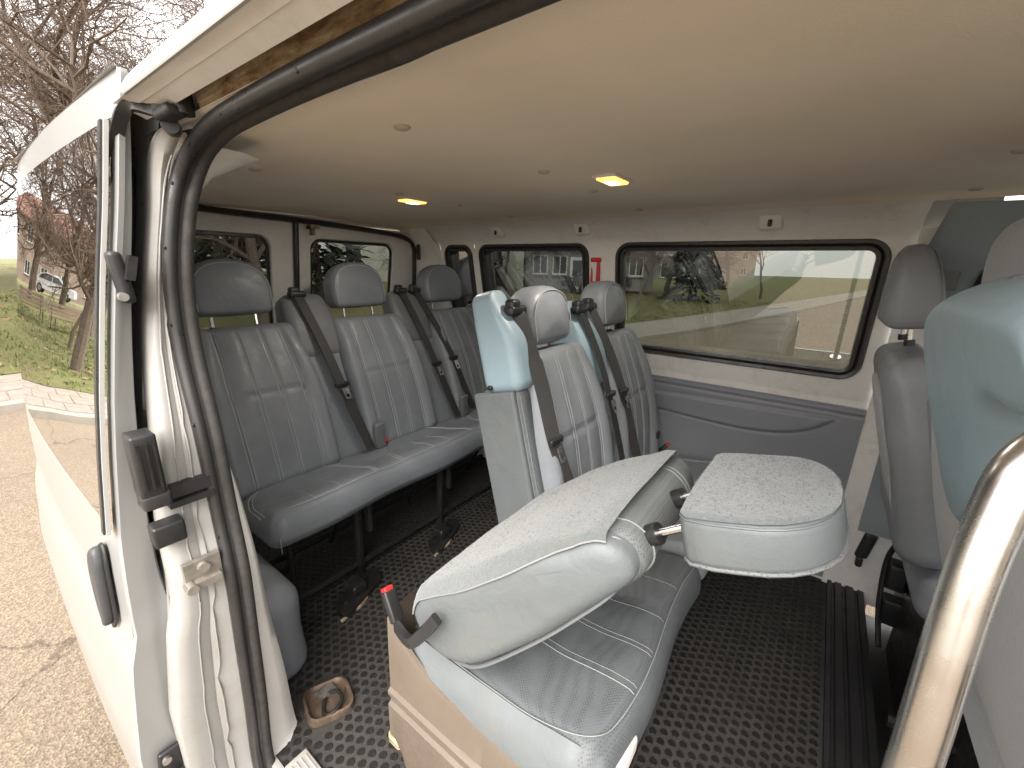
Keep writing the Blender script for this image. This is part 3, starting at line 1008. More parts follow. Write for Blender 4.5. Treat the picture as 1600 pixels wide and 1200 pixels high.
# ================================================================== the sliding door (a part of the van, slid open)
Y0, Y1 = 0.967, 2.20
mb = MB()
ycurve = lambda y: 0.010 * ((y - 1.5) / 0.6) ** 2
dm = lambda y, z: (dx(z) + ycurve(y), y, z)
holed(mb, (Y0, Y1, 0.66, 1.463), rrect(Y0 + 0.015, Y1 - 0.02, 0.739, 1.431, 0.02), dm)
patch(mb, Y0, Y1, -0.36, 0.66, dm, 8, 26)
patch(mb, Y0, Y1, 1.463, 1.512, dm, 8, 3)
sdoor = mb.build("sliding_door", M_DOORPAINT, van, angle=25)
# leading edge: the pressed inner frame that faces the camera
EDGE = [(-0.36, 0.064), (0.05, 0.078), (0.2, 0.075), (0.44, 0.068), (0.53, 0.068), (0.615, 0.058), (0.77, 0.048), (0.93, 0.039), (1.09, 0.032), (1.25, 0.028), (1.41, 0.024), (1.50, 0.019)]
mb = MB()
rows = []
for i in range(61):
    z = -0.36 + 1.87 * i / 60
    w = interp(EDGE, z)
    x = dx(z) + ycurve(Y0)
    g = 0.004 * math.exp(-((z - 0.55) / 0.012) ** 2) + 0.003 * math.exp(-((z - 0.335) / 0.01) ** 2)
    rows.append([(x, Y0, z), (x + 0.004, Y0 - 0.004 + g, z), (x + 0.012, Y0 - 0.002 + g, z), (x + w * 0.6, Y0 + 0.006 + g, z), (x + w * 0.92, Y0 + 0.012, z), (x + w, Y0 + 0.022, z), (x + w + 0.004, Y0 + 0.08, z), (x + w + 0.006, Y1, z)])
mb.grid(rows)
mb.grid([[(dx(1.511), Y0, 1.511), (dx(1.511) + 0.03, Y0 + 0.01, 1.511)], [(dx(1.511), Y1, 1.511), (dx(1.511) + 0.03, Y1, 1.511)]])
mb.build("door_frame", M_DOORPAINT, sdoor, angle=40)
# glass, black band, bright strip
mb = MB()
patch(mb, Y0 + 0.010, Y1 - 0.012, 0.734, 1.437, lambda y, z: (dx(z) + ycurve(y) - 0.003, y, z), 16, 24)
mb.build("door_window", M_GLASSDOOR, sdoor, angle=180)
mb = MB()
mb.sweep([(dx(z) - 0.006, Y0 + 0.010, z) for z in [0.739 + 0.69 * i / 20 for i in range(21)]], [(-0.008, -0.004), (0.008, -0.004), (0.008, 0.004), (-0.008, 0.004)], up=(-1, 0, 0))
mb.build("window_seal", M_RUBBER, sdoor)
mb = MB()
mb.sweep([(dx(z) - 0.004, Y0 - 0.002, z) for z in [0.739 + 0.69 * i / 20 for i in range(21)]], [(-0.003, -0.003), (0.003, -0.003), (0.003, 0.003), (-0.003, 0.003)], up=(-1, 0, 0))
mb.build("bright_strip", M_WHITE, sdoor)
# grab handle on the outer skin
mb = MB()
hp = [(-0.050, 0.664), (0.002, 0.652), (0.020, 0.590), (0.012, 0.530), (-0.012, 0.500), (-0.046, 0.512)]
hl = [(p.x, p.y) for p in catmull([(a, b, 0) for a, b in hp[::-1]], 4, True)]
mb.puffy(hl, 0.020, 0.008, lambda u, v, d: (dx(v) - 0.009 - d, 1.10 + u, v), 3)
hd = mb.build("door_handle", M_HANDLE, sdoor)
mb = MB()
mb.puffy([(u * 1.12 - 0.004, (v - 0.582) * 1.08 + 0.582) for u, v in hl], 0.006, 0.003, lambda u, v, d: (dx(v) - 0.001 - d, 1.10 + u, v), 2)
mb.build("handle_recess", M_BLACK, sdoor)
# window-height latch on the leading edge
mb = MB()
mb.rbox((0.010, 0.014, 0.042), 0.008, lambda a, b, c: (0.192 + a - 0.10 * c, 0.953 + b, 1.188 + c), (1, 1, 3), 3)
lt = mb.build("door_latch", M_BLACK, sdoor)
MB().box((0.204, 0.935, 1.204), (0.012, 0.016, 0.04), Matrix.Rotation(0.25, 3, 'Y')).build("latch_tongue", M_STEELBLACK, lt)
MB().tube([(0.186, 0.942, 1.158), (0.186, 0.928, 1.158)], 0.007, 12).build("bolt", M_STEEL, lt)
# centre hinge block between door and body
mb = MB()
mb.rbox((0.018, 0.024, 0.058), 0.005, lambda a, b, c: (0.160 + a, 0.900 + b, 0.877 + c), (1, 1, 2), 2)
cb = mb.build("centre_hinge", M_BLACK, sdoor)
MB().rbox((0.021, 0.021, 0.015), 0.007, lambda a, b, c: (0.162 + a, 0.896 + b, 0.812 + c), (1, 1, 1), 2).build("roller_cover", M_RUBBER, cb)
MB().rbox((0.024, 0.018, 0.021), 0.005, lambda a, b, c: (0.170 + a, 0.900 + b, 0.738 + c), (1, 1, 1), 2).build("stop_block", M_BLACK, cb)
for k in range(3):
    MB().box((0.149 + 0.011 * k, 0.875, 0.880), (0.004, 0.010, 0.085)).build("rib", M_STEELBLACK, cb)
# upper arm and roller that run in the slide rail
mb = MB()
mb.sweep(catmull([(0.221, 1.000, 1.344), (0.226, 0.985, 1.385), (0.232, 0.955, 1.428), (0.240, 0.920, 1.447), (0.258, 0.880, 1.440), (0.272, 0.850, 1.444)], 5), [(-0.009, -0.004), (0.009, -0.004), (0.009, 0.004), (-0.009, 0.004)], up=(0, 1, 0))
ua = mb.build("hinge_arm", M_STEELBLACK, sdoor, angle=30)
mb = MB()
mb.tube([(0.281, 0.83, 1.430), (0.281, 0.83, 1.466)], 0.014, 14)
mb.tube([(0.270, 0.862, 1.440), (0.272, 0.835, 1.442)], 0.010, 12)
mb.build("roller", M_STEELBLACK, ua)
MB().rbox((0.014, 0.030, 0.008), 0.006, lambda a, b, c: (0.268 + a, 0.850 + b, 1.432 + c), (1, 2, 1), 2).build("roller_bracket", M_BLACK, ua)
MB().rbox((0.009, 0.010, 0.010), 0.006, lambda a, b, c: (0.222 + a, 0.988 + b, 1.346 + c), (1, 1, 1), 2).build("bolt", M_BLACK, ua)
# lower latch
mb = MB()
mb.rbox((0.020, 0.006, 0.050), 0.005, lambda a, b, c: (0.100 + a + 0.12 * c, 0.959 + b, 0.167 + c), (1, 1, 2), 2)
ll = mb.build("lower_latch", M_BLACK, sdoor)
MB().tube([(0.097, 0.957, 0.199), (0.097, 0.946, 0.199)], 0.008, 12).build("bolt", M_STEEL, ll)
MB().box((0.110, 0.942, 0.145), (0.022, 0.02, 0.02)).build("catch", M_STEELBLACK, ll)

# ================================================================== SEATS
class Frame:
    """seat-back frame: x across, s up the back, d out of its front"""
    def __init__(self, cx, y, z, ang):
        self.b = Vector((cx, y, z))
        self.u = Vector((0, math.sin(ang), math.cos(ang)))
        self.n = Vector((0, -math.cos(ang), math.sin(ang)))
    def __call__(self, x, s, d):
        return self.b + Vector((x, 0, 0)) + self.u * s + self.n * d
def back_relief(hw, L, crease=0.56, bol=0.62):
    def f(x, s):
        u = abs(x) / hw
        v = s / L
        d = 0.014 * math.sin(PI * max(0, min(1, v)))
        d += 0.016 * sstep(u, bol - 0.06, bol + 0.16) * (1 - sstep(v, 0.75, 1.0))
        for xs, k in ((0.045, 0.5), (bol * hw, 1.0)):
            d -= 0.0055 * k * math.exp(-((abs(x) - xs) / 0.006) ** 2)
        if u < bol:
            d -= 0.008 * math.exp(-((v - crease) / 0.013) ** 2)
            d += 0.004 * math.exp(-((u - 0.36) / 0.2) ** 2)
        d += 0.0035 * mnoise.noise(Vector((x * 14, s * 8, hw * 31)))
        return d
    return f
def seat_back(parent, fr, w, L, T, mat, stitch, name="backrest", taper=0.10, r=0.035, side=None):
    hw = w / 2
    rel = back_relief(hw, L)
    def place(x, s, d):
        ss = s + L / 2
        k = 1 - taper * sstep(ss / L, 0.55, 1.0)
        dd = d + max(0.0, d / (T / 2)) * rel(x, ss)
        bow = 0.018 * math.sin(PI * ss / L)
        return fr(x * k, ss, dd + bow)
    m = MB()
    m.rbox((hw, L / 2, T / 2), r, place, (46, 54, 4), 4)
    o = m.build(name, mat, parent, angle=180)
    def surf(x, s, off=0.0008):
        return place(x, s - L / 2, T / 2) + fr.n * off
    lines = []
    for xs in (-0.045, -0.033, 0.033, 0.045, -0.62 * hw - 0.005, -0.62 * hw + 0.006, 0.62 * hw - 0.006, 0.62 * hw + 0.005):
        lines.append([surf(xs, L * (0.04 + 0.92 * i / 24)) for i in range(25)])
    for ln in lines:
        MB().tube(ln, 0.0011, 5, up=(0, 1, 0)).build("stitching", stitch, o)
    return o, surf
def headrest(parent, c, w, h, dpt, ang, mat, stitch, posts=True, turn=0.0, post_h=0.05, thin=0.12):
    """D-shaped pad; c is the middle of its lower edge"""
    fr = Frame(c[0], c[1], c[2], ang)
    rot = Matrix.Rotation(turn, 3, 'Z')
    cc = Vector(c)
    out = []
    for i in range(13):
        a = PI * i / 12
        out.append((w / 2 * math.copysign(abs(math.cos(a)) ** 0.82, math.cos(a)), h * 0.42 + h * 0.58 * math.sin(a) ** 0.9))
    out += [(-w / 2 * 0.98, h * 0.2), (-w / 2 * 0.93, h * 0.05), (-w / 2 * 0.82, 0.0), (-w * 0.2, -0.003), (0, -0.004), (w * 0.2, -0.003), (w / 2 * 0.82, 0.0), (w / 2 * 0.93, h * 0.05), (w / 2 * 0.98, h * 0.2)]
    out = densify(out, 0.03)
    place = lambda u, v, d: rot @ (fr(u, v, d * (1 - thin * (max(0.0, v) / h) ** 1.5)) - cc) + cc
    m = MB()
    m.puffy(out, dpt, dpt * 0.30, place, 5, crown=0.010, radial=True)
    o = m.build("headrest", mat, parent, angle=180)
    seam = []
    for i in range(2, 26):
        a = PI * (i - 2) / 23
        seam.append(place(w / 2 * 0.90 * math.copysign(abs(math.cos(a)) ** 0.82, math.cos(a)), h * 0.40 + h * 0.52 * math.sin(a) ** 0.9, dpt / 2 - dpt * 0.028))
    seam = [place(w / 2 * 0.88, h * 0.08, dpt / 2 - dpt * 0.02)] + seam + [place(-w / 2 * 0.88, h * 0.08, dpt / 2 - dpt * 0.02)]
    MB().tube(seam, 0.0016, 5, up=(0, 1, 0)).build("seam", stitch, o)
    if posts:
        for sx in (-0.27, 0.27):
            MB().tube([place(w * sx, 0.012, 0), place(w * sx, -post_h, 0)], 0.006, 8, up=(0, 1, 0)).build("post", M_TIN, o)
            MB().tube([place(w * sx, -post_h + 0.008, 0), place(w * sx, -post_h - 0.008, 0)], 0.012, 10, up=(0, 1, 0)).build("guide", M_BLACK, o)
    return o
def belt(parent, top, mid, low, guide_d=(0, -0.02, 0.02), w=0.042, wdir=(1, 0, -0.12)):
    """shoulder guide, webbing that hangs down to its anchor, tongue with its black slider"""
    top, mid, low = Vector(top), Vector(mid), Vector(low)
    pts = catmull([top + Vector((0, 0.02, 0.006)), top, top + (mid - top) * 0.12 + Vector((0, -0.006, 0)), lerp(top, mid, 0.55) + Vector((0.002, -0.010, 0)), mid, lerp(mid, low, 0.5) + Vector((-0.003, -0.004, 0)), low], 6)
    m = MB()
    m.ribbon(pts, wdir, w)
    o = m.build("seat_belt", M_BELT, parent, angle=50)
    g = MB()
    g.rbox((0.036, 0.018, 0.014), 0.011, lambda a, b, c: (top.x + a, top.y + b + 0.004, top.z + c), (2, 1, 1), 3)
    g.rbox((0.020, 0.016, 0.020), 0.010, lambda a, b, c: (top.x + a - 0.012, top.y + b + 0.004, top.z + c + 0.010), (2, 1, 1), 3)
    g.build("belt_guide", M_BLACK, o)
    d = (low - mid).normalized()
    s = MB()
    s.rbox((0.031, 0.007, 0.010), 0.005, lambda a, b, c: (mid.x + a, mid.y + b - 0.006, mid.z + c), (2, 1, 1), 2)
    s.build("slider", M_BLACK, o)
    t = MB()
    q = mid + d * 0.040 + Vector((0, -0.010, 0))
    s1 = Vector((1, 0, 0))
    def pl(u, v, dd):
        return q + s1 * u + d * v + Vector((0, -1, 0)) * dd
    outer = rrect(-0.013, 0.013, -0.024, 0.024, 0.005, 3)
    inner = rrect(-0.006, 0.006, 0.002, 0.016, 0.002, 3)
    n = len(outer)
    t.grid([[pl(a, b, 0.0) for a, b in outer], [pl(a, b, 0.003) for a, b in outer], [pl(a, b, 0.003) for a, b in inner], [pl(a, b, 0.0) for a, b in inner]], close=True)
    t.build("tongue", M_TIN, o, angle=30)
    return o
def belt_tower(parent, fr, x0, x1, s0, s1, d0, d1, mat, r=0.022, lean=0.35):
    """plastic belt-reel housing on top of a seat back: sloped front, rounded shoulders"""
    hx, hs, hd = (x1 - x0) / 2, (s1 - s0) / 2, (d1 - d0) / 2
    def place(x, s, d):
        v = (s + hs) / (2 * hs)
        dd = d
        if d > 0:
            dd = d - d * 1.25 * sstep(v, 0.42, 1.0) * lean
        k = 1 - 0.14 * sstep(v, 0.55, 1.0)
        return fr((x0 + x1) / 2 + x * k, (s0 + s1) / 2 + s, (d0 + d1) / 2 + dd)
    m = MB()
    m.rbox((hx, hs, hd), r, place, (4, 12, 6), 4)
    return m.build("belt_tower", mat, parent, angle=180)
def buckle(parent, p, d, mat=M_BLACK):
    p, d = Vector(p), Vector(d).normalized()
    s = d.cross(Vector((0, 1, 0.01))).normalized()
    t = s.cross(d)
    m = MB()
    m.rbox((0.014, 0.009, 0.034), 0.005, lambda a, b, c: p + s * a + t * b + d * (c + 0.034), (1, 1, 2), 2)
    o = m.build("buckle", mat, parent)
    m = MB()
    m.rbox((0.011, 0.0085, 0.005), 0.003, lambda a, b, c: p + s * a + t * b + d * (c + 0.070), (1, 1, 1), 2)
    m.build("release_button", M_RED, o)
    return o

# ---------------- rear bench
rb = thing("rear_bench_seat", (1.2, 1.45, 0.0), "dark grey vinyl bench of three seats across the back of the van", "bench seat")
RA = math.atan2(0.235, 0.56)
RL = 0.60
RYB, RZB = 1.545, 0.40
centers = (0.668, 1.205, 1.755)
surfs = []
for i, cx in enumerate(centers):
    fr = Frame(cx, RYB, RZB, RA)
    o, sf = seat_back(rb, fr, 0.41, RL + 0.02, 0.12, M_VINYL, M_STITCH, taper=0.10)
    surfs.append(sf)
    top = fr(0, RL + 0.075, -0.005)
    headrest(rb, (top.x, top.y, top.z), 0.285, 0.205, 0.105, 0.14, M_VINYL, M_STITCH)
for i, (a, b) in enumerate(((0.835, 1.045), (1.372, 1.585))):
    fr = Frame(0, RYB, RZB, RA)
    m = MB()
    m.rbox(((b - a) / 2, RL * 0.42, 0.05), 0.03, lambda x, s, d: fr((a + b) / 2 + x, RL * 0.42 + s, d - 0.005 + 0.012 * math.sin(PI * (s + RL * 0.42) / (RL * 0.84))), (10, 18, 3), 4)
    m.build("backrest_infill", M_VINYL, rb, angle=180)
    belt_tower(rb, fr, a - 0.008, b + 0.002, RL * 0.74, RL + 0.14, -0.07, 0.058, M_TOWER, r=0.042, lean=0.30)
    cx = (a + b) / 2
    t0 = fr(cx - 0.035, RL + 0.128, 0.048)
    belt(rb, t0, fr(cx + 0.004, RL * 0.53, 0.100), fr(cx + 0.056, 0.02, 0.086))
    if i == 1:
        t0 = fr(cx + 0.060, RL + 0.128, 0.048)
        belt(rb, t0, fr(cx + 0.125, RL * 0.55, 0.108), fr(cx + 0.19, 0.03, 0.080))
    # buckle stalk cover at the seat root
    m = MB()
    q = fr(cx + 0.095, 0.035, 0.095)
    m.rbox((0.026, 0.014, 0.062), 0.012, lambda x, y, z: (q.x + x + 0.25 * max(0, -z), q.y + y - 0.1 * z, q.z + 0.03 + z), (2, 1, 3), 3)
    m.build("buckle_cover", M_TOWER, rb)
buckle(rb, (1.045, 1.485, 0.405), (0.3, -0.2, 0.8))
# one long cushion
def cushion(parent, x0, x1, y0, y1, z0, z1, mat, centers, half, r=0.045, name="seat_cushion", lip=0.02, nx=120, crown=0.012, front_drop=0.0):
    hx, hy, hz = (x1 - x0) / 2, (y1 - y0) / 2, (z1 - z0) / 2
    def place(x, y, z):
        X, Y = (x0 + x1) / 2 + x, (y0 + y1) / 2 + y
        v = (y + hy) / (2 * hy)               # 0 front .. 1 rear
        zz = (z0 + z1) / 2 + z
        if z > 0:
            k = z / hz
            u = min(abs(X - c) for c in centers) / half
            zz += k * (crown * (1 - min(1, u) ** 2) + lip * math.exp(-((v - 0.12) / 0.16) ** 2) - 0.020 * v)
            zz += k * 0.003 * mnoise.noise(Vector((X * 11, Y * 13, 2.0)))
            zz -= k * 0.006 * math.exp(-((v - 0.055) / 0.012) ** 2)
        else:
            Y += 0.045 * (z / hz) * -1 * (y < 0) * (1 if y < 0 else 0)
        Y -= 0.008 * math.cos(PI * (X - centers[0]) / half) * (y < 0)
        return Vector((X, Y, zz - front_drop * (1 - v)))
    m = MB()
    m.rbox((hx, hy, hz), r, place, (nx, 40, 5), 5)
    o = m.build(name, mat, parent, angle=180)
    return o, (lambda X, Y, off=0.0010: place(X - (x0 + x1) / 2, Y - (y0 + y1) / 2, hz) + Vector((0, 0, off)))
rc, rsurf = cushion(rb, 0.475, 1.945, 1.225, 1.72, 0.315, 0.440, M_VINYL, centers, 0.27)
def stitch_on(sf, pts, parent, mat=M_STITCH, r=0.0012, k=6):
    line = [sf(p[0], p[1]) for p in catmull([(a, b, 0) for a, b in pts], k)]
    MB().tube(line, r, 5).build("stitching", mat, parent)
stitch_on(rsurf, [(0.53, 1.262)] + [(0.6 + 0.1 * i, 1.258) for i in range(13)] + [(1.89, 1.262)], rc)
for cx in centers:
    for s in (-1, 1):
        for o2 in (0.0, 0.012):
            stitch_on(rsurf, [(cx + s * (0.20 + o2), 1.262), (cx + s * (0.195 + o2), 1.34), (cx + s * (0.165 + o2), 1.44), (cx + s * (0.12 + o2), 1.50)], rc)
    for s in (-0.05, 0.05):
        stitch_on(rsurf, [(cx + s, 1.26), (cx + s, 1.33), (cx + s * 0.9, 1.42)], rc)
MB().tube([(0.485, 1.2215, 0.345), (0.485, 1.2215, 0.40)], 0.0011, 5).build("stitching", M_STITCH, rc)
# legs and floor hardware
def rod(parent, name, pts, r, mat=M_STEELBLACK, n=8):
    return MB().tube(pts, r, n, up=(0.3, 0.9, 0.1)).build(name, mat, parent)
for lx in (0.82, 1.265, 1.72):
    rod(rb, "leg", [(lx, 1.345, 0.0), (lx, 1.335, 0.33)], 0.017)
    m = MB()
    m.rbox((0.012, 0.017, 0.065), 0.010, lambda a, b, c: (lx + 0.045 + a, 1.33 + b, 0.24 + c), (1, 2, 2), 3)
    m.build("release_lever", M_BLACK, rb)
    rod(rb, "strut", [(lx + 0.02, 1.60, 0.02), (lx + 0.01, 1.42, 0.32)], 0.010)
    m = MB()
    loop = densify(rrect(lx - 0.185, lx + 0.035, 1.20, 1.285, 0.035, 4), 0.03)
    m.prism(loop, lambda p: (p[0], p[1] + 0.35 * (p[0] - lx + 0.07), 0.004), lambda p: (p[0], p[1] + 0.35 * (p[0] - lx + 0.07), 0.022))
    fp = m.build("foot_plate", M_STEELBLACK, rb, angle=30)
    for (ax, ay) in ((-0.145, 1.215), (-0.03, 1.268)):
        MB().tube([(lx + ax, ay + 0.01, 0.02), (lx + ax, ay + 0.01, 0.034)], 0.013, 6).build("bolt", M_STEELBLACK, fp)
    MB().rbox((0.03, 0.03, 0.02), 0.010, lambda a, b, c: (lx - 0.085 + a, 1.245 + b, 0.042 + c), (1, 1, 1), 3).build("latch_hook", M_STEELBLACK, fp)
    m = MB().sweep([(lx - 0.195, 1.175, 0.005), (lx - 0.10, 1.185, 0.006), (lx - 0.02, 1.235, 0.006)], [(-0.004, -0.004), (0.004, -0.004), (0.004, 0.005), (-0.004, 0.005)])
    m.build("worn_edge", M_RUST, fp)
rod(rb, "cross_bar", [(0.50, 1.345, 0.045), (1.90, 1.345, 0.045)], 0.013)
rod(rb, "cross_bar", [(0.50, 1.62, 0.045), (1.90, 1.62, 0.045)], 0.013)
rod(rb, "leg", [(0.555, 1.34, 0.0), (0.555, 1.34, 0.34)], 0.010)

# ---------------- middle row: double bench (far two places)
mbn = thing("double_bench_seat", (1.42, 0.40, 0.0), "grey vinyl double bench by the windowed side wall, backrests upright", "bench seat")
MA = math.atan2(0.145, 0.57)
MYB, MZB, ML = 0.555, 0.40, 0.575
for i, cx in enumerate((1.105, 1.575)):
    fr = Frame(cx, MYB, MZB, MA)
    seat_back(mbn, fr, 0.40, ML + 0.02, 0.13, M_VINYL2, M_STITCH, taper=0.15)
    top = fr(0, ML + (0.040 if i == 0 else 0.05), 0.0)
    headrest(mbn, (top.x, top.y, top.z), 0.225, 0.172, 0.125, 0.10, M_VINYL2, M_STITCH, turn=0.0, post_h=0.03)
fr = Frame(0, MYB, MZB, MA)
m = MB()
m.rbox((0.05, ML * 0.40, 0.05), 0.03, lambda x, s, d: fr(1.335 + x, ML * 0.40 + s, d - 0.01), (4, 12, 3), 4)
m.build("backrest_infill", M_VINYL2, mbn, angle=180)
# side bolster with perforated cloth on the near flank
m = MB()
m.rbox((0.030, ML * 0.44, 0.075), 0.026, lambda x, s, d: fr(0.905 + x, ML * 0.45 + s, d - 0.008 - 0.02 * (s < 0) * s), (3, 20, 6), 4)
sb = m.build("side_bolster", M_MESH, mbn, angle=180)
m = MB()
m.rbox((0.012, ML * 0.43, 0.072), 0.010, lambda x, s, d: fr(0.873 + x, ML * 0.45 + s, d - 0.020), (2, 10, 4), 3)
m.build("side_panel", M_PALE, mbn, angle=180)
for dd in (0.052, 0.060):
    MB().tube([fr(0.877 + (dd - 0.05) * 0.6, ML * (0.05 + 0.80 * i / 10), dd) for i in range(11)], 0.0013, 5, up=(0, 1, 0)).build("stitching", M_STITCHW, sb)
# belt towers, pale blue
tA = belt_tower(mbn, fr, 0.862, 0.950, 0.500, 0.778, -0.052, 0.082, M_BLUE, r=0.030, lean=0.62)
m = MB()
q = fr(0.866, 0.520, -0.02)
m.rbox((0.006, 0.007, 0.007), 0.004, lambda a, b, c: (q.x - 0.006 + a, q.y + b, q.z + c), (1, 1, 1), 2)
m.build("bolt", M_STEELBLACK, tA)
tB = belt_tower(mbn, fr, 1.262, 1.405, ML * 0.74, ML + 0.155, -0.07, 0.085, M_BLUE, r=0.03, lean=0.55)
belt(mbn, fr(0.930, 0.715, 0.062), fr(0.930, 0.350, 0.112), fr(0.985, 0.10, 0.115), w=0.042, wdir=(0.75, -0.6, -0.1))
belt(mbn, fr(1.290, 0.695, 0.062), fr(1.285, 0.400, 0.122), fr(1.345, 0.03, 0.11), w=0.042)
belt(mbn, fr(1.365, 0.700, 0.062), fr(1.405, 0.385, 0.118), fr(1.475, 0.03, 0.11), w=0.032, wdir=(0.6, -0.7, -0.1))
m = MB()
q = fr(1.735, 0.12, 0.10)
m.rbox((0.012, 0.008, 0.016), 0.005, lambda a, b, c: (q.x + a, q.y + b, q.z + c), (1, 1, 1), 2)
m.build("recline_button", M_BLACK, mbn)
mc, msurf = cushion(mbn, 1.150, 1.905, 0.145, 0.62, 0.300, 0.424, M_VINYL2, (1.30, 1.67), 0.25, nx=80, r=0.03)
for y in (0.20, 0.208):
    stitch_on(msurf, [(1.2, y), (1.3, y), (1.6, y), (1.86, y)], mc, M_STITCH)
for cx in (1.42, 1.67):
    for s in (-1, 1):
        stitch_on(msurf, [(cx + s * 0.19, 0.2), (cx + s * 0.185, 0.3), (cx + s * 0.14, 0.42)], mc, M_STITCH)
buckle(mbn, (1.80, 0.50, 0.425), (0.1, -0.55, 0.75))
for lx in (1.05, 1.8):
    for ly in (0.22, 0.56):
        rod(mbn, "leg", [(lx, ly, 0.0), (lx, ly, 0.32)], 0.016)
rod(mbn, "cross_bar", [(0.98, 0.24, 0.05), (1.88, 0.24, 0.05)], 0.013)

# ---------------- near seat of the middle row, backrest folded forward
fs = thing("folding_seat", (0.69, 0.38, 0.0), "pale grey seat nearest the doorway with its backrest folded forward over the cushion", "seat")
FC = 0.69
fcu, fsurf = cushion(fs, 0.475, 1.148, 0.145, 0.62, 0.290, 0.418, M_MESH, (FC, 1.10), 0.26, nx=60, crown=0.016, lip=0.014, r=0.05)
# smooth vinyl border strip along the near flank of the cushion
m = MB()
rows = []
for i in range(25):
    y = 0.172 + 0.438 * i / 24
    z = fsurf(0.50, min(0.57, max(0.19, y))).z
    fz = 0.03 * (1 - sstep(y, 0.15, 0.22))
    rows.append([(0.468 + fz, y, 0.295), (0.466 + fz, y, 0.345), (0.471 + fz, y, z - 0.040), (0.482 + fz, y, z - 0.018 - 0.02 * (1 - sstep(y, 0.17, 0.215))), (0.499 + fz, y, z + 0.0005 - 0.03 * (1 - sstep(y, 0.17, 0.215)))])
m.grid(rows)
m.build("cushion_border", M_PALE, fs, angle=180)
stitch_on(fsurf, [(0.505, 0.60), (0.502, 0.40), (0.505, 0.25), (0.53, 0.187), (0.58, 0.170)] + [(0.6 + 0.06 * i, 0.166) for i in range(1, 10)], fcu, M_STITCHW, 0.0011)
for x in (0.645, 0.660, 0.745, 0.758, 0.86, 0.98):
    stitch_on(fsurf, [(x + 0.03, 0.60), (x + 0.005, 0.40), (x, 0.25), (x, 0.172)], fcu, M_STITCHW, 0.0013 if x < 0.65 else 0.0008)
# worn pink patch at the front corner
m = MB()
m.rbox((0.050, 0.012, 0.020), 0.010, lambda a, b, c: (0.565 + a, 0.150 + b + 0.016 * max(0, -a / 0.05) ** 2, 0.376 + c), (4, 1, 1), 3)
m.build("worn_corner", M_PINK, fs)
# beige plastic side cover, facing the doorway
m = MB()
TOPZ = [(0.14, 0.330), (0.24, 0.335), (0.40, 0.345), (0.54, 0.365), (0.60, 0.395), (0.655, 0.455), (0.668, 0.47)]
rows = []
for i in range(31):
    y = 0.135 + 0.533 * i / 30
    zt = interp(TOPZ, y)
    zb = 0.02 + 0.13 * sstep(y, 0.60, 0.665)
    bulge = 0.0
    rows.append([(0.474, y, zt), (0.466, y, zt - 0.002), (0.461, y, zt - 0.015), (0.459, y, lerp(zb, zt, 0.75)), (0.457, y, 0.262), (0.449, y, 0.256), (0.449, y, 0.246), (0.456, y, 0.240), (0.456, y, 0.222), (0.448, y, 0.216), (0.448, y, 0.12), (0.451, y, max(zb, 0.02)), (0.47, y, max(zb, 0.02))])
m.grid(rows)
m.grid([[(p[0], p[1] - 0.0, p[2]) for p in rows[-1][1:-1]], [(p[0] + 0.09, p[1] + 0.012, p[2]) for p in rows[-1][1:-1]]])
m.build("side_cover", M_BEIGEPLASTIC, fs, angle=35)
m = MB()
m.rbox((0.012, 0.022, 0.018), 0.008, lambda a, b, c: (0.470 + a, 0.675 + b, 0.075 + c), (1, 1, 1), 2)
m.build("rusty_foot", M_RUST, fs)
# seat base
m = MB()
m.box((0.71, 0.39, 0.15), (0.46, 0.40, 0.26))
m.build("seat_base", M_STEELBLACK, fs)
# folded backrest: side outline in (y, z), front now facing down
OUT = [(0.572, 0.535), (0.556, 0.585), (0.526, 0.614), (0.45, 0.676), (0.34, 0.762), (0.255, 0.814), (0.222, 0.836), (0.192, 0.838), (0.166, 0.820), (0.156, 0.790), (0.174, 0.758), (0.225, 0.700), (0.30, 0.610), (0.38, 0.530), (0.43, 0.488), (0.48, 0.470), (0.535, 0.485)]
OL = [(p.x, p.y) for p in catmull([(a, b, 0) for a, b in OUT], 4, True)]
def fold_w(y, z):
    return interp([(0.10, 0.172), (0.17, 0.186), (0.26, 0.215), (0.40, 0.245), (0.60, 0.250)], y)
def fold_place(u, v, d):
    hw = fold_w(u, v)
    x = FC + 0.005 + d / 0.25 * hw
    lift = 0.006 * mnoise.noise(Vector((x * 7, u * 9, v * 7)))
    return Vector((x, u, v + lift))
m = MB()
m.puffy(OL, 0.50, 0.030, fold_place, 5, flat=True)
fb = m.build("backrest", M_PALE, fs, angle=180)
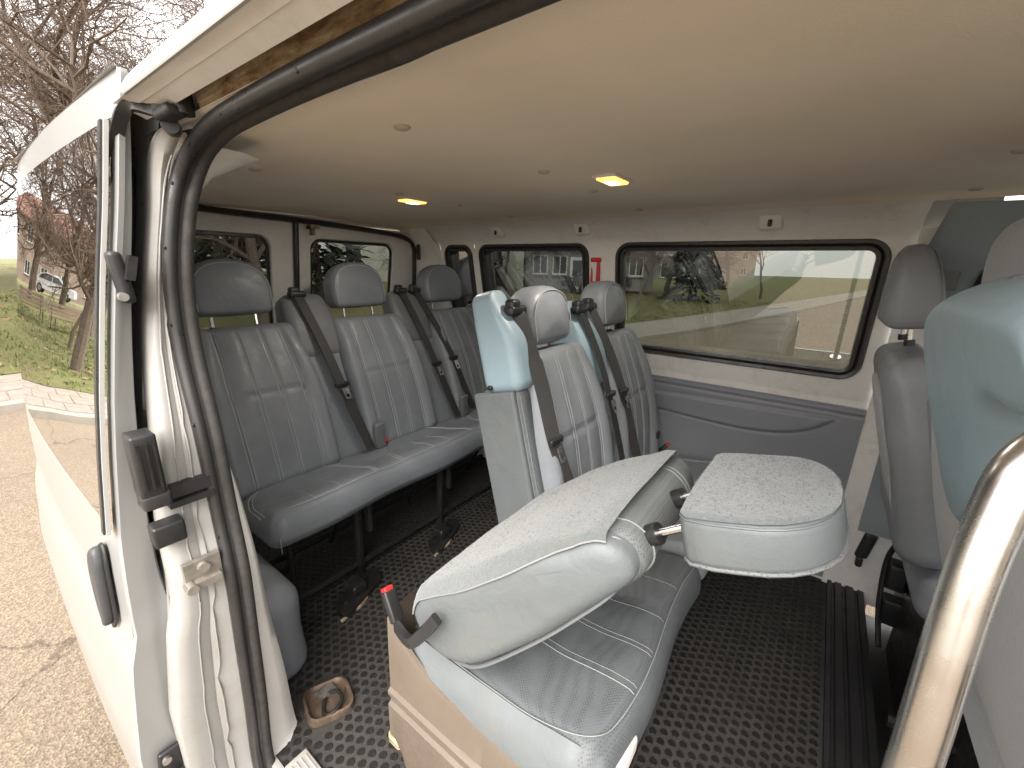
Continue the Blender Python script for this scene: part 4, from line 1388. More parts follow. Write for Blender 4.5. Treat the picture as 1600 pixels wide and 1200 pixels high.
# fleece panel that covers the back of the backrest (now the upper side)
up_line = [(0.570, 0.550), (0.556, 0.587), (0.526, 0.616), (0.45, 0.678), (0.34, 0.764), (0.255, 0.816), (0.222, 0.837), (0.200, 0.841)]
up_line = [(p.x, p.y) for p in catmull([(a, b, 0) for a, b in up_line], 5)]
m = MB()
rows = []
RR = 0.030
for (y, z) in up_line:
    hw = fold_w(y, z) + 0.001
    over = 0.001 + 0.014 * sstep(y, 0.24, 0.36) * (1 - 0.4 * sstep(y, 0.42, 0.56))      # how far the pile wraps down the flanks
    sec = []
    amax = PI / 2 * (0.42 + 30.0 * max(0.0, over - 0.001))        # how far round the rim the pile reaches
    for k in range(8):
        a = amax * (1 - k / 8)
        off = 0.0004 + 0.0018 * min(1.0, k / 2)
        sec.append((hw - RR + (RR + off) * math.sin(a), RR - (RR + off) * math.cos(a)))
    flat = [((hw - RR) * (1 - 2 * k / 26), -0.0022) for k in range(27)]
    sec = sec + flat + [(-p[0], p[1]) for p in sec[::-1]]
    row = []
    for (xx, drop) in sec:
        x = FC + 0.005 + xx
        f = mnoise.noise(Vector((x * 120, y * 120, drop * 120))) * 0.0012 + mnoise.noise(Vector((x * 260, y * 260, 5 + drop * 260))) * 0.0008
        g = 0.008 * (1 - (xx / hw) ** 2) + 0.006 * mnoise.noise(Vector((x * 7, y * 9, z * 7)))
        sgn = 1 if xx > 0 else -1
        row.append((x + (sgn * f if drop > 0.01 else 0), y - drop * 0.55, z + 0.0015 + 0.007 * max(0.0, 1 - max(0.0, drop) / 0.012) - drop * 0.83 + g + (f if drop < 0.02 else 0)))
    rows.append(row)
m.grid(rows)
def pile(panel_mb, parent, count, seed, up):
    """short loose fibres standing off the worn cloth"""
    rnd = random.Random(seed)
    q = MB()
    V = panel_mb.v
    F = [f for f in panel_mb.f if len(f) == 4]
    area = [(Vector(V[f[1]]) - Vector(V[f[0]])).cross(Vector(V[f[3]]) - Vector(V[f[0]])).length for f in F]
    for f in rnd.choices(F, weights=area, k=count):
        a, b, c = Vector(V[f[0]]), Vector(V[f[1]]), Vector(V[f[3]])
        p = a + (b - a) * rnd.random() + (c - a) * rnd.random()
        L = rnd.uniform(0.0012, 0.0035)
        d = (up + Vector((rnd.gauss(0, 0.7), rnd.gauss(0, 0.7), rnd.gauss(0, 0.4)))).normalized()
        w = Vector((rnd.gauss(0, 1), rnd.gauss(0, 1), rnd.gauss(0, 1))).normalized() * 0.0005
        q.add([p - w, p + w, p + d * L], [(0, 1, 2)])
    q.build("pile", M_FLEECE, parent, kind="stuff")
MB().tube([Vector(r_[-1]) + Vector((0, 0, 0.0005)) for r_ in rows], 0.0016, 6, up=(1, 0, 0)).build("seam", M_STITCHW, fb)
pile(m, m.build("fleece_panel", M_FLEECE, fb, angle=180), 6000, 3, Vector((0, 0.5, 0.8)))
# mesh band across the top end
m = MB()
end = [(0.216, 0.8405), (0.194, 0.8405), (0.168, 0.824), (0.155, 0.792), (0.168, 0.758), (0.212, 0.712)]
end = [(p.x, p.y) for p in catmull([(a, b, 0) for a, b in end], 5)]
rows = []
for ie, (y, z) in enumerate(end):
    hw = fold_w(y, z) - 0.006
    ke = 0.040 * sstep(ie, 1, 9)
    row = []
    for j in range(25):
        u = -1 + 2 * j / 24
        k = sstep(abs(u), 0.72, 1.0)
        row.append((FC + 0.005 + u * hw, y - 0.006 + ke * k ** 1.6, z - 0.002 - 0.012 * k * (1 - sstep(ie, 1, 9)) - 0.004 * k))
    rows.append(row)
m.grid(rows)
mband = m.build("mesh_band", M_MESHDARK, fb, angle=180)
for u in (-0.86, -0.60, 0.55, 0.62):
    pts = []
    for ie, (y, z) in enumerate(end):
        hw = fold_w(y, z) - 0.006
        k = sstep(abs(u), 0.72, 1.0)
        pts.append((FC + 0.005 + u * hw, y - 0.008 + 0.040 * sstep(ie, 1, 9) * k ** 1.6, z - 0.002 - 0.012 * k * (1 - sstep(ie, 1, 9))))
    MB().tube(pts, 0.0016, 5, up=(1, 0, 0)).build("stitching", M_STITCHW, mband)
# piping along the lower near edge
pp = [(0.52, 0.472), (0.45, 0.475), (0.40, 0.505), (0.31, 0.597), (0.235, 0.688), (0.190, 0.745), (0.172, 0.785), (0.182, 0.812), (0.21, 0.825)]
pts = [fold_place(p.x, p.y, -0.228) + Vector((0, 0.0, -0.004)) for p in catmull([(a, b, 0) for a, b in pp], 5)]
MB().tube(pts, 0.0035, 6, up=(1, 0, 0)).build("piping", M_PALE, fb)
# headrest of the folded back, lying forward
HR = [(0.5 * 0.262 * s, 0.0) for s in (-1, 1)]
out = []
for i in range(15):
    a = PI * i / 14
    out.append((0.128 * math.copysign(abs(math.cos(a)) ** 0.75, math.cos(a)), 0.070 + 0.110 * math.sin(a) ** 0.85))
out += [(-0.129, 0.04), (-0.124, 0.010), (-0.112, 0.0), (-0.06, -0.002), (0, -0.003), (0.06, -0.002), (0.112, 0.0), (0.124, 0.010), (0.129, 0.04)]
out = densify(out, 0.025)
hu = Vector((0.0, -0.97, 0.25)).normalized()          # headrest "up" now points to the front
hn = Vector((0, 0.25, 0.97)).normalized()
hc = Vector((FC - 0.030, 0.104, 0.868))
hplace = lambda u, v, d: hc + Vector((u, 0, 0)) + hu * v + hn * (d * (1 - 0.32 * max(0.0, v) / 0.18 * (d < 0)))
m = MB()
m.puffy(out, 0.074, 0.014, hplace, 4, radial=True)
fh = m.build("headrest", M_PALE, fs, angle=180)
m = MB()
cenv = sum((Vector(p) for p in out), Vector((0, 0))) / len(out)
rows = []
for s in (0.985, 0.96, 0.90, 0.78, 0.62, 0.45, 0.28, 0.1, 0.01):
    row = []
    for p in out:
        q = cenv + (Vector(p) - cenv) * s
        d = 0.0405 + 0.004 * (1 - s) - 0.005 * sstep(s, 0.95, 1.0)
        w = hplace(q.x, q.y, d)
        w = w + hn * (0.0022 * mnoise.noise(w * 120) + 0.0014 * mnoise.noise(w * 260) + 0.003 * mnoise.noise(w * 14))
        row.append(w)
    rows.append(row)
m.grid(rows, close=True)
pile(m, m.build("fleece_panel", M_FLEECE, fh, angle=180), 3500, 4, hn)
pts = [hplace(p[0] * 0.99, p[1] * 0.99 + 0.001, -0.033) for p in out]
MB().tube(pts, 0.0032, 6, closed=True).build("piping", M_MESHDARK, fh)
pts = [hplace(p[0] * 0.985, p[1] * 0.985 + 0.001, 0.031) for p in out]
MB().tube(pts, 0.0018, 6, closed=True).build("seam", M_PALE, fh)
for x in (FC - 0.092, FC + 0.045):
    a = Vector((x, 0.175, 0.808))
    b = Vector((x, 0.088, 0.870))
    MB().tube([a, b], 0.0068, 10, up=(1, 0, 0)).build("post", M_TIN, fh)
    MB().tube([Vector((x, 0.168, 0.812)), Vector((x, 0.146, 0.828))], 0.017, 14, up=(1, 0, 0)).build("guide", M_BLACK, fh)
# lever and buckle at the hinge
m = MB()
m.sweep(catmull([(0.425, 0.585, 0.515), (0.415, 0.545, 0.518), (0.410, 0.515, 0.535), (0.420, 0.485, 0.575), (0.428, 0.470, 0.600)], 5), [(-0.010, -0.007), (0.010, -0.007), (0.012, 0), (0.010, 0.007), (-0.010, 0.007), (-0.012, 0)], up=(1, 0, 0))
m.build("fold_lever", M_BLACK, fs, angle=35)
buckle(fs, (0.448, 0.612, 0.490), (0.10, 0.55, 0.75))

# ---------------- front seats
M_FRAMEBLACK = M_STEELBLACK
fp = thing("front_passenger_bench", (0.80, -0.40, -0.08), "grey cloth front bench seen from behind, pale blue belt housing on its back", "bench seat")
FA = 0.28
fr = Frame(0, -0.42, 0.50, FA)
m = MB()
def fpl(x, s, d):
    v = (s + 0.27) / 0.54
    k = 1 - 0.05 * sstep(v, 0.6, 1.0)
    return fr(0.81 + x * k, 0.27 + s, d - 0.012 * math.sin(PI * v) * (d < 0))
m.rbox((0.41, 0.27, 0.075), 0.055, fpl, (24, 16, 4), 5)
m.build("backrest", M_FABRIC, fp, angle=180)
m = MB()
m.rbox((0.022, 0.26, 0.08), 0.02, lambda x, s, d: fr(1.212 + x - 0.03 * sstep(s, 0.1, 0.27), 0.27 + s, d), (2, 14, 4), 4)
m.build("side_bolster", M_VINYL2, fp, angle=180)
# blue belt housing on the back: a wide shell that narrows to a rounded tip
BL = [(0.978, 0.392), (1.004, 0.44), (1.006, 0.57), (0.982, 0.672), (0.925, 0.730), (0.84, 0.758), (0.70, 0.768), (0.50, 0.766), (0.44, 0.74), (0.43, 0.67), (0.50, 0.645), (0.605, 0.635), (0.665, 0.589), (0.72, 0.53), (0.775, 0.465), (0.825, 0.405), (0.875, 0.372), (0.935, 0.368)]
bl = [(p.x, p.y) for p in catmull([(a, b, 0) for a, b in BL], 4, True)]
m = MB()
def blp(u, v, d):
    return fr(u, v, -0.020 - d - 0.03 * (v - 0.6))
shell(m, bl, blp, 0.080, 0.036)
m.build("belt_tower", M_BLUE, fp, angle=180)
headrest(fp, (1.085, -0.300, 1.115), 0.27, 0.215, 0.12, 0.16, M_FABRIC, M_STITCH)
m = MB()
m.rbox((0.41, 0.24, 0.07), 0.05, lambda a, b, c: (0.81 + a, -0.60 + b, 0.42 + c), (8, 6, 2), 4)
m.build("seat_cushion", M_FABRIC, fp, angle=180)
m = MB()
m.box((0.81, -0.62, 0.13), (0.76, 0.40, 0.44))
m.build("seat_base", M_STEELBLACK, fp)

dr = thing("driver_seat", (1.60, -0.40, -0.08), "grey vinyl driver seat with tall headrest beside the far cab door", "seat")
fr2 = Frame(1.600, -0.345, 0.50, FA)
m = MB()
def dpl(x, s, d):
    v = (s + 0.27) / 0.54
    k = 1 - 0.16 * sstep(v, 0.55, 1.0)
    return fr2(x * k, 0.27 + s, d * (1 - 0.25 * sstep(v, 0.6, 1)) + 0.02 * math.sin(PI * v))
m.rbox((0.245, 0.275, 0.085), 0.06, dpl, (16, 18, 4), 5)
m.build("backrest", M_VINYL2, dr, angle=180)
m = MB()
outl = [(0.12, 0.05), (0.15, 0.2), (0.14, 0.38), (0.06, 0.47), (-0.06, 0.47), (-0.14, 0.38), (-0.15, 0.2), (-0.12, 0.05)]
ol2 = [(p.x, p.y) for p in catmull([(a, b, 0) for a, b in outl], 4, True)]
m.puffy(ol2, 0.016, 0.006, lambda u, v, d: fr2(u, v, -0.064 - d), 3)
m.build("back_panel", M_FABRIC, dr, angle=180)
headrest(dr, (1.622, -0.192, 1.088), 0.250, 0.220, 0.125, 0.13, M_VINYL2, M_STITCHW, post_h=0.04, thin=0.5)
m = MB()
m.rbox((0.245, 0.24, 0.07), 0.05, lambda a, b, c: (1.585 + a, -0.56 + b, 0.42 + c), (6, 6, 2), 4)
m.build("seat_cushion", M_VINYL2, dr, angle=180)
m = MB()
m.box((1.585, -0.60, 0.10), (0.42, 0.42, 0.36))
m.build("seat_base", M_STEELBLACK, dr)
rod(dr, "seat_rail", [(1.36, -0.34, 0.02), (1.36, -0.80, 0.02)], 0.02)
for (y, z) in ((-0.345, 0.40), (-0.36, 0.22), (-0.37, 0.08)):
    m = MB()
    m.rbox((0.03, 0.03, 0.05), 0.012, lambda a, b, c: (1.80 + a, y + b, z + c), (1, 1, 2), 3)
    m.build("adjuster", M_BLACK, dr)
rod(dr, "hose", catmull([(1.70, -0.33, 0.42), (1.74, -0.315, 0.30), (1.70, -0.32, 0.15), (1.60, -0.33, 0.06)], 6), 0.008)

# ---------------- grab rail
gr = thing("grab_rail", (0.375, -0.10, 0.0), "polished metal tube grab rail bent towards the front bench", "grab rail")
gp = catmull([(0.350, -0.112, 0.0), (0.350, -0.112, 0.4), (0.356, -0.112, 0.75), (0.366, -0.112, 0.880), (0.392, -0.115, 1.000), (0.410, -0.121, 1.066), (0.420, -0.128, 1.098), (0.432, -0.148, 1.122), (0.452, -0.185, 1.136), (0.50, -0.28, 1.14)], 8)
MB().tube(gp, 0.0148, 20, up=(0.2, 0.9, 0.1)).build("tube", M_CHROME, gr, angle=180)
MB().tube([(0.350, -0.112, 0.0), (0.350, -0.112, 0.012)], 0.034, 18, up=(0, 1, 0)).build("floor_flange", M_STEEL, gr)
# ---------------- emergency hammer on the window pillar
hm = thing("emergency_hammer", (1.84, 0.885, 1.14), "small red emergency hammer in its red holder on the window pillar", "hammer")
m = MB()
m.rbox((0.010, 0.026, 0.010), 0.006, lambda a, b, c: (1.826 + a, 0.878 + b, 1.262 + c), (1, 2, 1), 2)
m.build("head", M_RED, hm)
m = MB()
m.rbox((0.008, 0.008, 0.050), 0.006, lambda a, b, c: (1.828 + a, 0.866 + b, 1.205 + c), (1, 1, 3), 2)
m.build("handle", M_RED, hm)
m = MB()
m.tube([(1.835, 0.900, 1.235), (1.838, 0.902, 1.165), (1.838, 0.866, 1.160), (1.834, 0.862, 1.18)], 0.0055, 8, up=(1, 0, 0))
m.build("holder", M_RED, hm)

# ================================================================== OUTSIDE
GZ = -0.62
def mat_asphalt():
    m, t, b = principled("asphalt")
    v = coords(t)
    n = noise(t, v, 0.55, 6, 0.6, 0.4)
    n2 = noise(t, v, 95, 4, 0.7)
    vo = t.nodes.new("ShaderNodeTexVoronoi")
    vo.inputs["Scale"].default_value = 110
    t.links.new(v, vo.inputs["Vector"])
    c = ramp(t, n, [(0.3, (0.152, 0.120, 0.088)), (0.7, (0.180, 0.144, 0.106))])
    c = mixc(t, 1.0, c, ramp(t, vo.outputs["Color"], [(0.25, (0.72, 0.72, 0.72)), (0.8, (1.3, 1.28, 1.24))]), 'MULTIPLY')
    c = mixc(t, 0.6, c, ramp(t, n2, [(0.3, (0.5, 0.5, 0.5)), (0.7, (1.45, 1.42, 1.36))]), 'MULTIPLY')
    vc = t.nodes.new("ShaderNodeTexVoronoi")
    vc.feature = 'DISTANCE_TO_EDGE'
    vc.inputs["Scale"].default_value = 0.30
    wv = t.nodes.new("ShaderNodeMixRGB")
    wv.blend_type = 'ADD'
    wv.inputs[0].default_value = 0.35
    nn = t.nodes.new("ShaderNodeTexNoise")
    nn.inputs["Scale"].default_value = 3.0
    nn.inputs["Detail"].default_value = 6
    t.links.new(v, nn.inputs["Vector"])
    t.links.new(v, wv.inputs[1])
    t.links.new(nn.outputs["Color"], wv.inputs[2])
    t.links.new(wv.outputs[0], vc.inputs["Vector"])
    crack = ramp(t, vc.outputs["Distance"], [(0.0012, (0.5, 0.48, 0.45)), (0.0035, (1, 1, 1))])
    c = mixc(t, 1.0, c, crack, 'MULTIPLY')
    t.links.new(c, b.inputs["Base Color"])
    b.inputs["Roughness"].default_value = 0.85
    bump(t, b, vo.outputs["Distance"], 0.6, 0.006)
    return m
M_ASPHALT = mat_asphalt()
def mat_lawn():
    m, t, b = principled("winter_lawn")
    v = coords(t)
    n = noise(t, v, 0.5, 8, 0.7, 0.6)
    n2 = noise(t, v, 14, 6, 0.75)
    c = ramp(t, n, [(0.25, (0.12, 0.085, 0.04)), (0.45, (0.105, 0.10, 0.03)), (0.7, (0.135, 0.14, 0.04))])
    c = mixc(t, ramp(t, n2, [(0.55, (0, 0, 0)), (0.72, (0.8, 0.8, 0.8))]), c, (0.20, 0.14, 0.07))
    t.links.new(c, b.inputs["Base Color"])
    b.inputs["Roughness"].default_value = 0.9
    bump(t, b, n2, 0.8, 0.05)
    return m
M_LAWN = mat_lawn()
M_KERB = simple("kerb_stone", (0.24, 0.215, 0.18), 0.8, var=0.25, nscale=3, bscale=30, bstr=0.4, bdist=0.005)
M_PAVER = simple("pavers", (0.21, 0.18, 0.15), 0.85, var=0.25, nscale=4, bscale=40, bstr=0.4, bdist=0.004)
M_BARK = simple("bark", (0.105, 0.078, 0.058), 0.9, var=0.4, nscale=12, bscale=45, bstr=0.8, bdist=0.01)
M_TWIG = simple("twigs", (0.10, 0.068, 0.048), 0.85, var=0.35, nscale=6)
M_NEEDLE = simple("conifer_needles", (0.028, 0.036, 0.022), 0.8, var=0.5, nscale=5)
M_HOUSE = simple("pale_plaster", (0.33, 0.34, 0.29), 0.85, var=0.1, nscale=1.5, bscale=30, bstr=0.2, bdist=0.004)
M_HOUSE2 = simple("salmon_plaster", (0.235, 0.180, 0.145), 0.85, var=0.12, nscale=1.2, bscale=30, bstr=0.2, bdist=0.004)
M_HOUSE3 = simple("grey_plaster", (0.19, 0.18, 0.17), 0.85, var=0.1, nscale=1.5)
M_HOUSE4 = simple("white_plaster", (0.55, 0.54, 0.52), 0.85, var=0.08, nscale=1.0)
M_ROOF = simple("roof_tiles", (0.20, 0.10, 0.075), 0.85, var=0.25, nscale=3, bscale=20, bstr=0.4, bdist=0.02)
M_METALROOF = simple("pale_metal_roof", (0.42, 0.42, 0.42), 0.5, var=0.12, nscale=2)
M_FRAMEW = simple("white_window_frame", (0.6, 0.6, 0.58), 0.5)
M_PANE = simple("dark_house_pane", (0.035, 0.04, 0.045), 0.08, var=0.2)
M_CARW = simple("white_car_paint", (0.66, 0.67, 0.68), 0.25, coat=0.6, var=0.03)
M_CARD = simple("dark_car_paint", (0.035, 0.037, 0.04), 0.22, coat=0.6, var=0.1)
M_WOOD = simple("bench_wood", (0.13, 0.085, 0.05), 0.7, var=0.3, nscale=8)
M_BUSH = simple("dry_bush", (0.085, 0.062, 0.042), 0.9, var=0.4, nscale=5)

# kerb line, in plan
K = [(-70, 7.7), (-20, 7.7), (-2, 7.7), (2.0, 7.6), (6.0, 6.3), (11.3, 3.9), (20, 2.1), (35, -0.3), (60, -4.0), (100, -9.5), (170, -19)]
kl = [Vector((p.x, p.y)) for p in catmull([(a, b, 0) for a, b in K], 8)]
def knorm(i):
    t = (kl[min(i + 1, len(kl) - 1)] - kl[max(i - 1, 0)]).normalized()
    return Vector((-t.y, t.x))
def koff(i, d):
    return kl[i] + knorm(i) * d
def lawn_z(d):
    return GZ + 0.115 + 0.95 * sstep(d, 2.0, 30.0) - 0.25 * sstep(d, 30, 80)
m = MB()
m.grid([[(x, y, GZ - 0.03) for x in (-400, -40, 40, 400)] for y in (-400, -40, 40, 400)])
structure(m.build("ground", M_LAWN))
m = MB()
m.grid([[(x, y, GZ) for x in (-120, -60, -20, -6, 6, 20, 60, 180)] for y in (-60, -20, -6, 0, 6, 14)])
structure(m.build("road", M_ASPHALT))
m = MB()
m.grid([[(*koff(i, d), z) for d, z in ((0, GZ - 0.01), (0.0, GZ + 0.10), (0.02, GZ + 0.12), (0.15, GZ + 0.12), (0.16, GZ + 0.09))] for i in range(len(kl))])
kerb = structure(m.build("kerb", M_KERB))
kerb["label"] = "pale stone kerb along the road edge"
m = MB()
m.grid([[(*koff(i, d), GZ + 0.105) for d in (0.152, 1.0, 2.0)] for i in range(len(kl))])
pave = structure(m.build("pavement", M_KERB))
# paving slabs where they can be told apart
cnt = 0
slab = MB()
slab.box((0, 0, 0), (0.46, 0.56, 0.02))
slab_me = None
for r_ in range(3):
    for j in range(22):
        x = -5.2 + 0.48 * j + 0.24 * (r_ % 2)
        y = 7.7 + 0.50 + 0.59 * r_
        if slab_me is None:
            o = slab.build("paver", M_PAVER, pave)
            slab_me = o.data
        else:
            o = bpy.data.objects.new("paver", slab_me)
            COL.objects.link(o)
            o.parent = pave
        o.location = (x, y, GZ + 0.102 + 0.004 * random.random())
        o.rotation_euler.z = random.uniform(-0.006, 0.006)
m = MB()
D = (2.0, 3, 5, 8, 12, 17, 23, 30, 40, 60, 90)
m.grid([[(*koff(i, d), lawn_z(d) + (0.06 * mnoise.noise(Vector((koff(i, d).x * 0.35, koff(i, d).y * 0.35, 0))) if d > 2 else 0)) for d in D] for i in range(len(kl))])
structure(m.build("lawn", M_LAWN, angle=180))
# tufts and fallen leaves
random.seed(3)
def kdist(x, y):
    return min(((x - p.x) ** 2 + (y - p.y) ** 2, i) for i, p in enumerate(kl))
gv, lv = MB(), MB()
for k in range(5200):
    if k % 2:
        x, y = random.uniform(-7, 4), random.uniform(9.8, 24)
    else:
        x, y = random.uniform(10, 30), random.uniform(2.5, 16)
    d2, i = kdist(x, y)
    d = math.sqrt(d2)
    if (Vector((x, y)) - kl[i]).dot(knorm(i)) < 2.05:
        continue
    z = lawn_z(d) - 0.02
    if random.random() < (0.8 if k % 2 else 0.55):
        for q in range(5):
            a = random.uniform(0, 2 * PI)
            w, h = 0.02, random.uniform(0.05, 0.13)
            px, py = x + random.gauss(0, 0.07), y + random.gauss(0, 0.07)
            gv.add([(px - w * math.cos(a), py - w * math.sin(a), z), (px + w * math.cos(a), py + w * math.sin(a), z), (px + random.gauss(0, 0.04), py + random.gauss(0, 0.04), z + h)], [(0, 1, 2)])
    else:
        a = random.uniform(0, 2 * PI)
        s = random.uniform(0.05, 0.10)
        lv.add([(x + s * math.cos(a + q * PI / 2), y + s * math.sin(a + q * PI / 2), z + 0.05 + random.uniform(0, 0.04)) for q in range(4)], [(0, 1, 2, 3)])
M_GRASS = simple("grass_blades", (0.10, 0.125, 0.03), 0.8, var=0.4, nscale=3)
M_LEAF = simple("fallen_leaves", (0.22, 0.13, 0.06), 0.85, var=0.4, nscale=3)
o = gv.build("grass", M_GRASS, kind="stuff")
tag(o, "short rough winter grass on the verge behind the kerb", "grass")
o = lv.build("fallen_leaves", M_LEAF, kind="stuff")
tag(o, "brown fallen leaves lying on the verge", "leaves")

# ---------------- bare trees
def make_tree(seed, H=9.0, r0=0.16, lean=(0, 0), levels=5, kids=(6, 6, 6, 5), droop=0.0, spread=0.9, first=0.28):
    rnd = random.Random(seed)
    trunk, crown = MB(), MB()
    def grow(p, d, L, r, lev):
        seg = 6 if lev == 0 else (4 if lev < 3 else 3)
        pts = [p.copy()]
        dirs = []
        q = p.copy()
        dd = d.copy()
        for i in range(seg):
            j = 0.10 if lev == 0 else 0.22
            dd = (dd + Vector((rnd.gauss(0, j), rnd.gauss(0, j), rnd.gauss(0, j * 0.7) + (0.10 if lev in (1, 2) else -droop)))).normalized()
            q = q + dd * (L / seg)
            pts.append(q.copy())
            dirs.append(dd.copy())
        n = 8 if lev == 0 else (6 if lev == 1 else (4 if lev == 2 else 3))
        sc = [1 - 0.72 * i / seg for i in range(seg + 1)]
        tgt = trunk if lev < 2 else crown
        tgt.tube(pts, r, n, up=(0.31, 0.2, 0.93) if abs(d.z) < 0.9 else (1, 0.1, 0), scale=sc)
        if lev >= levels - 1:
            return
        nk = kids[lev]
        for k in range(nk):
            t = rnd.uniform(first if lev == 0 else 0.15, 1.0) if k else 1.0
            f = t * seg
            i = min(seg - 1, int(f))
            bp = pts[i].lerp(pts[i + 1], f - i)
            ax = dirs[i]
            side = ax.orthogonal().normalized()
            side = Matrix.Rotation(rnd.uniform(0, 2 * PI), 3, ax) @ side
            nd = (ax * (1 - spread * 0.45) + side * spread * rnd.uniform(0.6, 1.15)).normalized()
            rr = r * (1 - 0.72 * t) * rnd.uniform(0.5, 0.8)
            grow(bp, nd, L * rnd.uniform(0.42, 0.66) * (1.0 if lev else 0.95), max(rr, 0.0055), lev + 1)
    grow(Vector((0, 0, -0.1)), Vector((lean[0], lean[1], 1)).normalized(), H * 0.55, r0, 0)
    return trunk, crown
def tree(name, loc, label, seed, group="bare trees on the verge", **kw):
    t = thing(name, (0, 0, 0), label, "tree", group)
    tr, cr = make_tree(seed, **kw)
    tr.build("trunk", M_BARK, t)
    cr.build("crown", M_TWIG, t)
    t.location = loc
    return t
def retree(src, loc, rz, s, label):
    t = copy_tree(src)
    t.location = loc
    t.rotation_euler.z = rz
    t.scale = (s, s, s)
    t["label"] = label
    return t
T1 = tree("bare_tree", (3.2, 14.5, lawn_z(6.8)), "large bare tree overhead behind the open sliding door", 11, H=12.5, r0=0.21, kids=(10, 9, 8, 8), spread=1.0, levels=5, droop=0.03)
T2 = tree("bare_tree", (-2.6, 16.0, lawn_z(8)), "slender bare sapling mirrored in the sliding door glass", 5, H=7.0, r0=0.075, kids=(7, 6, 5, 4), spread=0.8)
retree(T1, (1.7, 11.4, lawn_z(3.7)), 2.6, 0.72, "bare tree nearest the kerb behind the open sliding door")
retree(T1, (5.4, 12.6, lawn_z(6)), 4.4, 0.85, "bare tree above the slide rail, right of the door top")
retree(T1, (-2.2, 12.6, lawn_z(4.8)), 0.9, 0.8, "bare tree nearest in the mirror image of the door glass")
retree(T1, (-6.6, 15.5, lawn_z(8)), 3.0, 0.95, "wide bare tree whose crown fills the top of the mirrored view")
retree(T1, (-4.3, 21.0, lawn_z(13)), 1.9, 0.95, "thick bare tree beside the park bench, mirrored in the door glass")
retree(T1, (0.4, 23.5, lawn_z(15.8)), 3.7, 1.05, "bare tree farthest back behind the open sliding door")
retree(T1, (7.8, 19.0, lawn_z(13)), 0.7, 0.9, "bare tree behind the roof gutter")
retree(T1, (-9.5, 27.0, lawn_z(19)), 5.0, 1.0, "bare tree deep in the park, mirrored in the door glass")
for i, (x, y, rz, s_) in enumerate([(-1.6, 27, 0.4, 1.0), (-4.4, 30, 1.3, 1.1), (-7.6, 33, 2.2, 1.0), (-6.2, 25, 3.3, 0.9), (-11, 37, 4.2, 1.1), (-3.0, 39, 5.1, 1.15), (-13, 30, 0.1, 1.0), (1.2, 30, 1.1, 1.0), (3.6, 33, 2.9, 1.1), (6.2, 29, 3.9, 1.0), (9.4, 34, 5.6, 1.1)]):
    retree(T1, (x, y, lawn_z(y - 7.7)), rz, s_, "bare park tree in the distant stand behind the van")["group"] = "bare trees in the distant park stand"
for i, (x, y, rz, s_) in enumerate([(21, 9.5, 0.4, 0.8), (28, 8.5, 1.9, 0.9), (36, 10, 3.1, 0.9), (33, 17, 4.0, 1.0), (46, 8, 5.0, 0.9), (55, 12, 0.9, 1.0), (14.5, 18, 2.5, 0.9)]):
    retree(T1, (x, y, lawn_z(8)), rz, s_, "bare tree in the distant stand beyond the side windows")["group"] = "bare trees beyond the side windows"
retree(T2, (17.5, 13.6, lawn_z(11)), 0.7, 1.15, "bare tree with straight trunk in front of the pale house")
retree(T2, (20.0, 7.3, lawn_z(6)), 2.0, 1.0, "bare tree on the leafy verge through the long side window")
retree(T2, (30.0, 6.0, lawn_z(6)), 4.1, 1.1, "bare tree beside the dark conifer through the long side window")
retree(T2, (34.0, 3.8, lawn_z(5)), 5.5, 1.2, "bare tree near the end of the verge beside the road")
retree(T2, (46.0, -22.0, GZ), 3.0, 1.5, "bare tree across the road at the window corner")
# ---------------- conifers
def make_conifer(seed, H=8.0, R0=2.0):
    rnd = random.Random(seed)
    tr, cr = MB(), MB()
    tr.tube([(0, 0, -0.1), (0.03, 0.02, H * 0.5), (0, 0, H * 0.97)], 0.16, 7, up=(1, 0.1, 0), scale=[1, 0.6, 0.1])
    for k in range(2300):
        t = rnd.random() ** 0.75
        z = H * (0.05 + 0.95 * t)
        rr = R0 * (1 - t) ** 0.8 * (0.35 + 0.65 * math.sqrt(rnd.random())) * (0.8 + 0.35 * math.sin(z * 3.3))
        a = rnd.uniform(0, 2 * PI)
        p = Vector((rr * math.cos(a), rr * math.sin(a), z - rr * 0.25))
        d = Vector((math.cos(a), math.sin(a), -0.25 + rnd.gauss(0, 0.3)))
        s = Vector((-math.sin(a), math.cos(a), rnd.gauss(0, 0.3)))
        L, w = rnd.uniform(0.25, 0.6), rnd.uniform(0.06, 0.16)
        cr.add([p - s * w, p + d * L * 0.5 - s * w * 1.2 + Vector((0, 0, 0.04)), p + d * L, p + d * L * 0.5 + s * w * 1.2, p + s * w], [(0, 1, 3, 4), (1, 2, 3)])
    return tr, cr
c0 = thing("conifer", (0, 0, 0), "dark conifer behind the left rear window pane", "tree", "dark conifers")
a, b = make_conifer(21)
a.build("trunk", M_BARK, c0)
b.build("crown", M_NEEDLE, c0)
c0.location = (6.6, 18.5, lawn_z(12))
retree(c0, (9.6, 17.0, lawn_z(12)), 1.0, 1.0, "dark conifer behind the right rear window pane")
retree(c0, (27.0, 6.7, lawn_z(6)), 2.0, 0.85, "dark conifer standing on the verge through the long side window")
retree(c0, (9.0, 24.0, lawn_z(18)), 4.0, 1.2, "tallest dark conifer, between the two rear windows")
